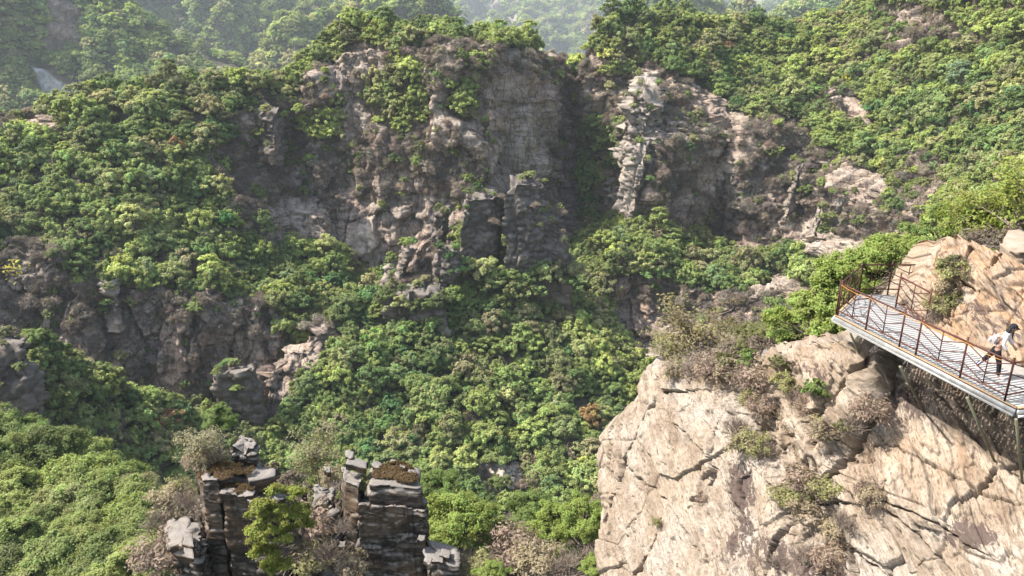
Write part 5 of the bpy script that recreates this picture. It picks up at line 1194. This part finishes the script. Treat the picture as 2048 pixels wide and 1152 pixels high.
# bushes on the tops of the far towers
gt = np.random.default_rng(31); tp_ = []
for c_, e_ in TOPS:
    for _ in range(5): tp_.append(c_ + gt.uniform(-.5, .5, 3) * np.array([e_[0], e_[1], 0]) + np.array([0, 0, -.1]))
    for _ in range(5): tp_.append(c_ + gt.uniform(-.6, .6, 3) * np.array([e_[0], e_[1], 0]) + np.array([0, -.45 * e_[1] - .3, -2 - 7 * gt.random()]))
tp_ = np.array(tp_); tk = gt.integers(0, 10, len(tp_)); tt_ = tints(tp_, gt); tt_[tk < 3] = (.27, .22, .18)
mass('tower_bushes', tp_, gt.uniform(.6, 1.5, len(tp_)), tk, tt_, bs + SRC, 'bushes growing on the tops and ledges of the rock towers', 41)
# low cover on the near slopes
def cover(name, sheets, n, label, tintf, seed, smin, smax, src, filt=None):
    g_ = np.random.default_rng(seed); Ps = []
    for s_ in sheets:
        q = SHEETS[s_]['P'][4:].reshape(-1, 3); Ps.append(q[g_.choice(len(q), n)] + g_.normal(size=(n, 3)) * .1)
    P = np.concatenate(Ps); px, py = proj(P); ok = (px > -150) & (px < 2200) & (py > 300) & (py < 1260)
    if filt is not None: ok &= filt(px, py)
    P = P[ok]; mass(name, P, g_.uniform(smin, smax, len(P)), g_.integers(0, len(src), len(P)), tintf(P, g_), src, label, seed, .3)
cover('brushwood', ['near_slope', 'near_slope_right'], 3800, 'grey leafless brushwood on the near slopes', lambda P, g_: np.tile([[.2, .16, .13]], (len(P), 1)), 21, .5, 1.2, [(o,) for o in [c.children[0] for c in COL.objects if c.name.startswith('dry_bush')][:3]], lambda x, y: (x > 280))
cover('low_shrubs', ['near_slope', 'near_slope_right'], 1500, 'low brown and green shrubs on the near slopes', lambda P, g_: np.where(g_.random((len(P), 1)) < .45, np.array([[.19, .23, .06]]), np.array([[.21, .165, .13]])) * g_.uniform(.8, 1.2, (len(P), 1)), 22, .35, .8, SRC, lambda x, y: (x > 250))

# a sprig of yellow leaves reaching in at the left edge, close to the viewer
e = obj('sprig', None, None, Vector(at(-30, 545, 6.0))); tag(e, 'thin sprig of yellow-green leaves reaching in at the left edge', 'branch')
gs = random.Random(3); pth_ = [limb((0, 0, 0), (.2 + .09 * k_ / 3, .02, .02 * k_ - .01), .003, .001, 5, .12, gs) for k_ in range(4)]
obj('stem', tubes_mesh('stem', pth_, M_BARK, 4), e)
q = obj('leaves', leaves_mesh('leaves', [(*p_[0][i_], .03) for p_ in pth_ for i_ in (2, 3, 4)], 90, .008, 4, fill=1.0, aspect=2.2), e); set_tint(q, (.42, .36, .07))
# ================================================================ HAZE
def add_haze(density=.00013, col=(.86, .94, 1.0)):
    lo = np.array([1e9] * 3); hi = -lo
    for S in SHEETS.values():
        q = S['P'].reshape(-1, 3); lo = np.minimum(lo, q.min(0)); hi = np.maximum(hi, q.max(0))
    lo -= np.array([30, 60, 12]); hi += np.array([30, 30, 25]); lo[1] = min(lo[1], -40)
    V = [(x, y, z) for z in (lo[2], hi[2]) for y in (lo[1], hi[1]) for x in (lo[0], hi[0])]
    F = [(0, 2, 3, 1), (4, 5, 7, 6), (0, 1, 5, 4), (2, 6, 7, 3), (0, 4, 6, 2), (1, 3, 7, 5)]
    m = bpy.data.materials.new('air'); m.use_nodes = True; t = m.node_tree; t.nodes.clear()
    o_ = t.nodes.new('ShaderNodeOutputMaterial'); v = t.nodes.new('ShaderNodeVolumePrincipled')
    v.inputs['Color'].default_value = (*col, 1); v.inputs['Density'].default_value = density; v.inputs['Anisotropy'].default_value = 0.1
    t.links.new(v.outputs[0], o_.inputs['Volume'])
    o = obj('haze', mesh_np('haze', np.array(V), np.array(F), m, False)); tag(o, 'thin blue haze in the air of the valley', kind='stuff')
add_haze()
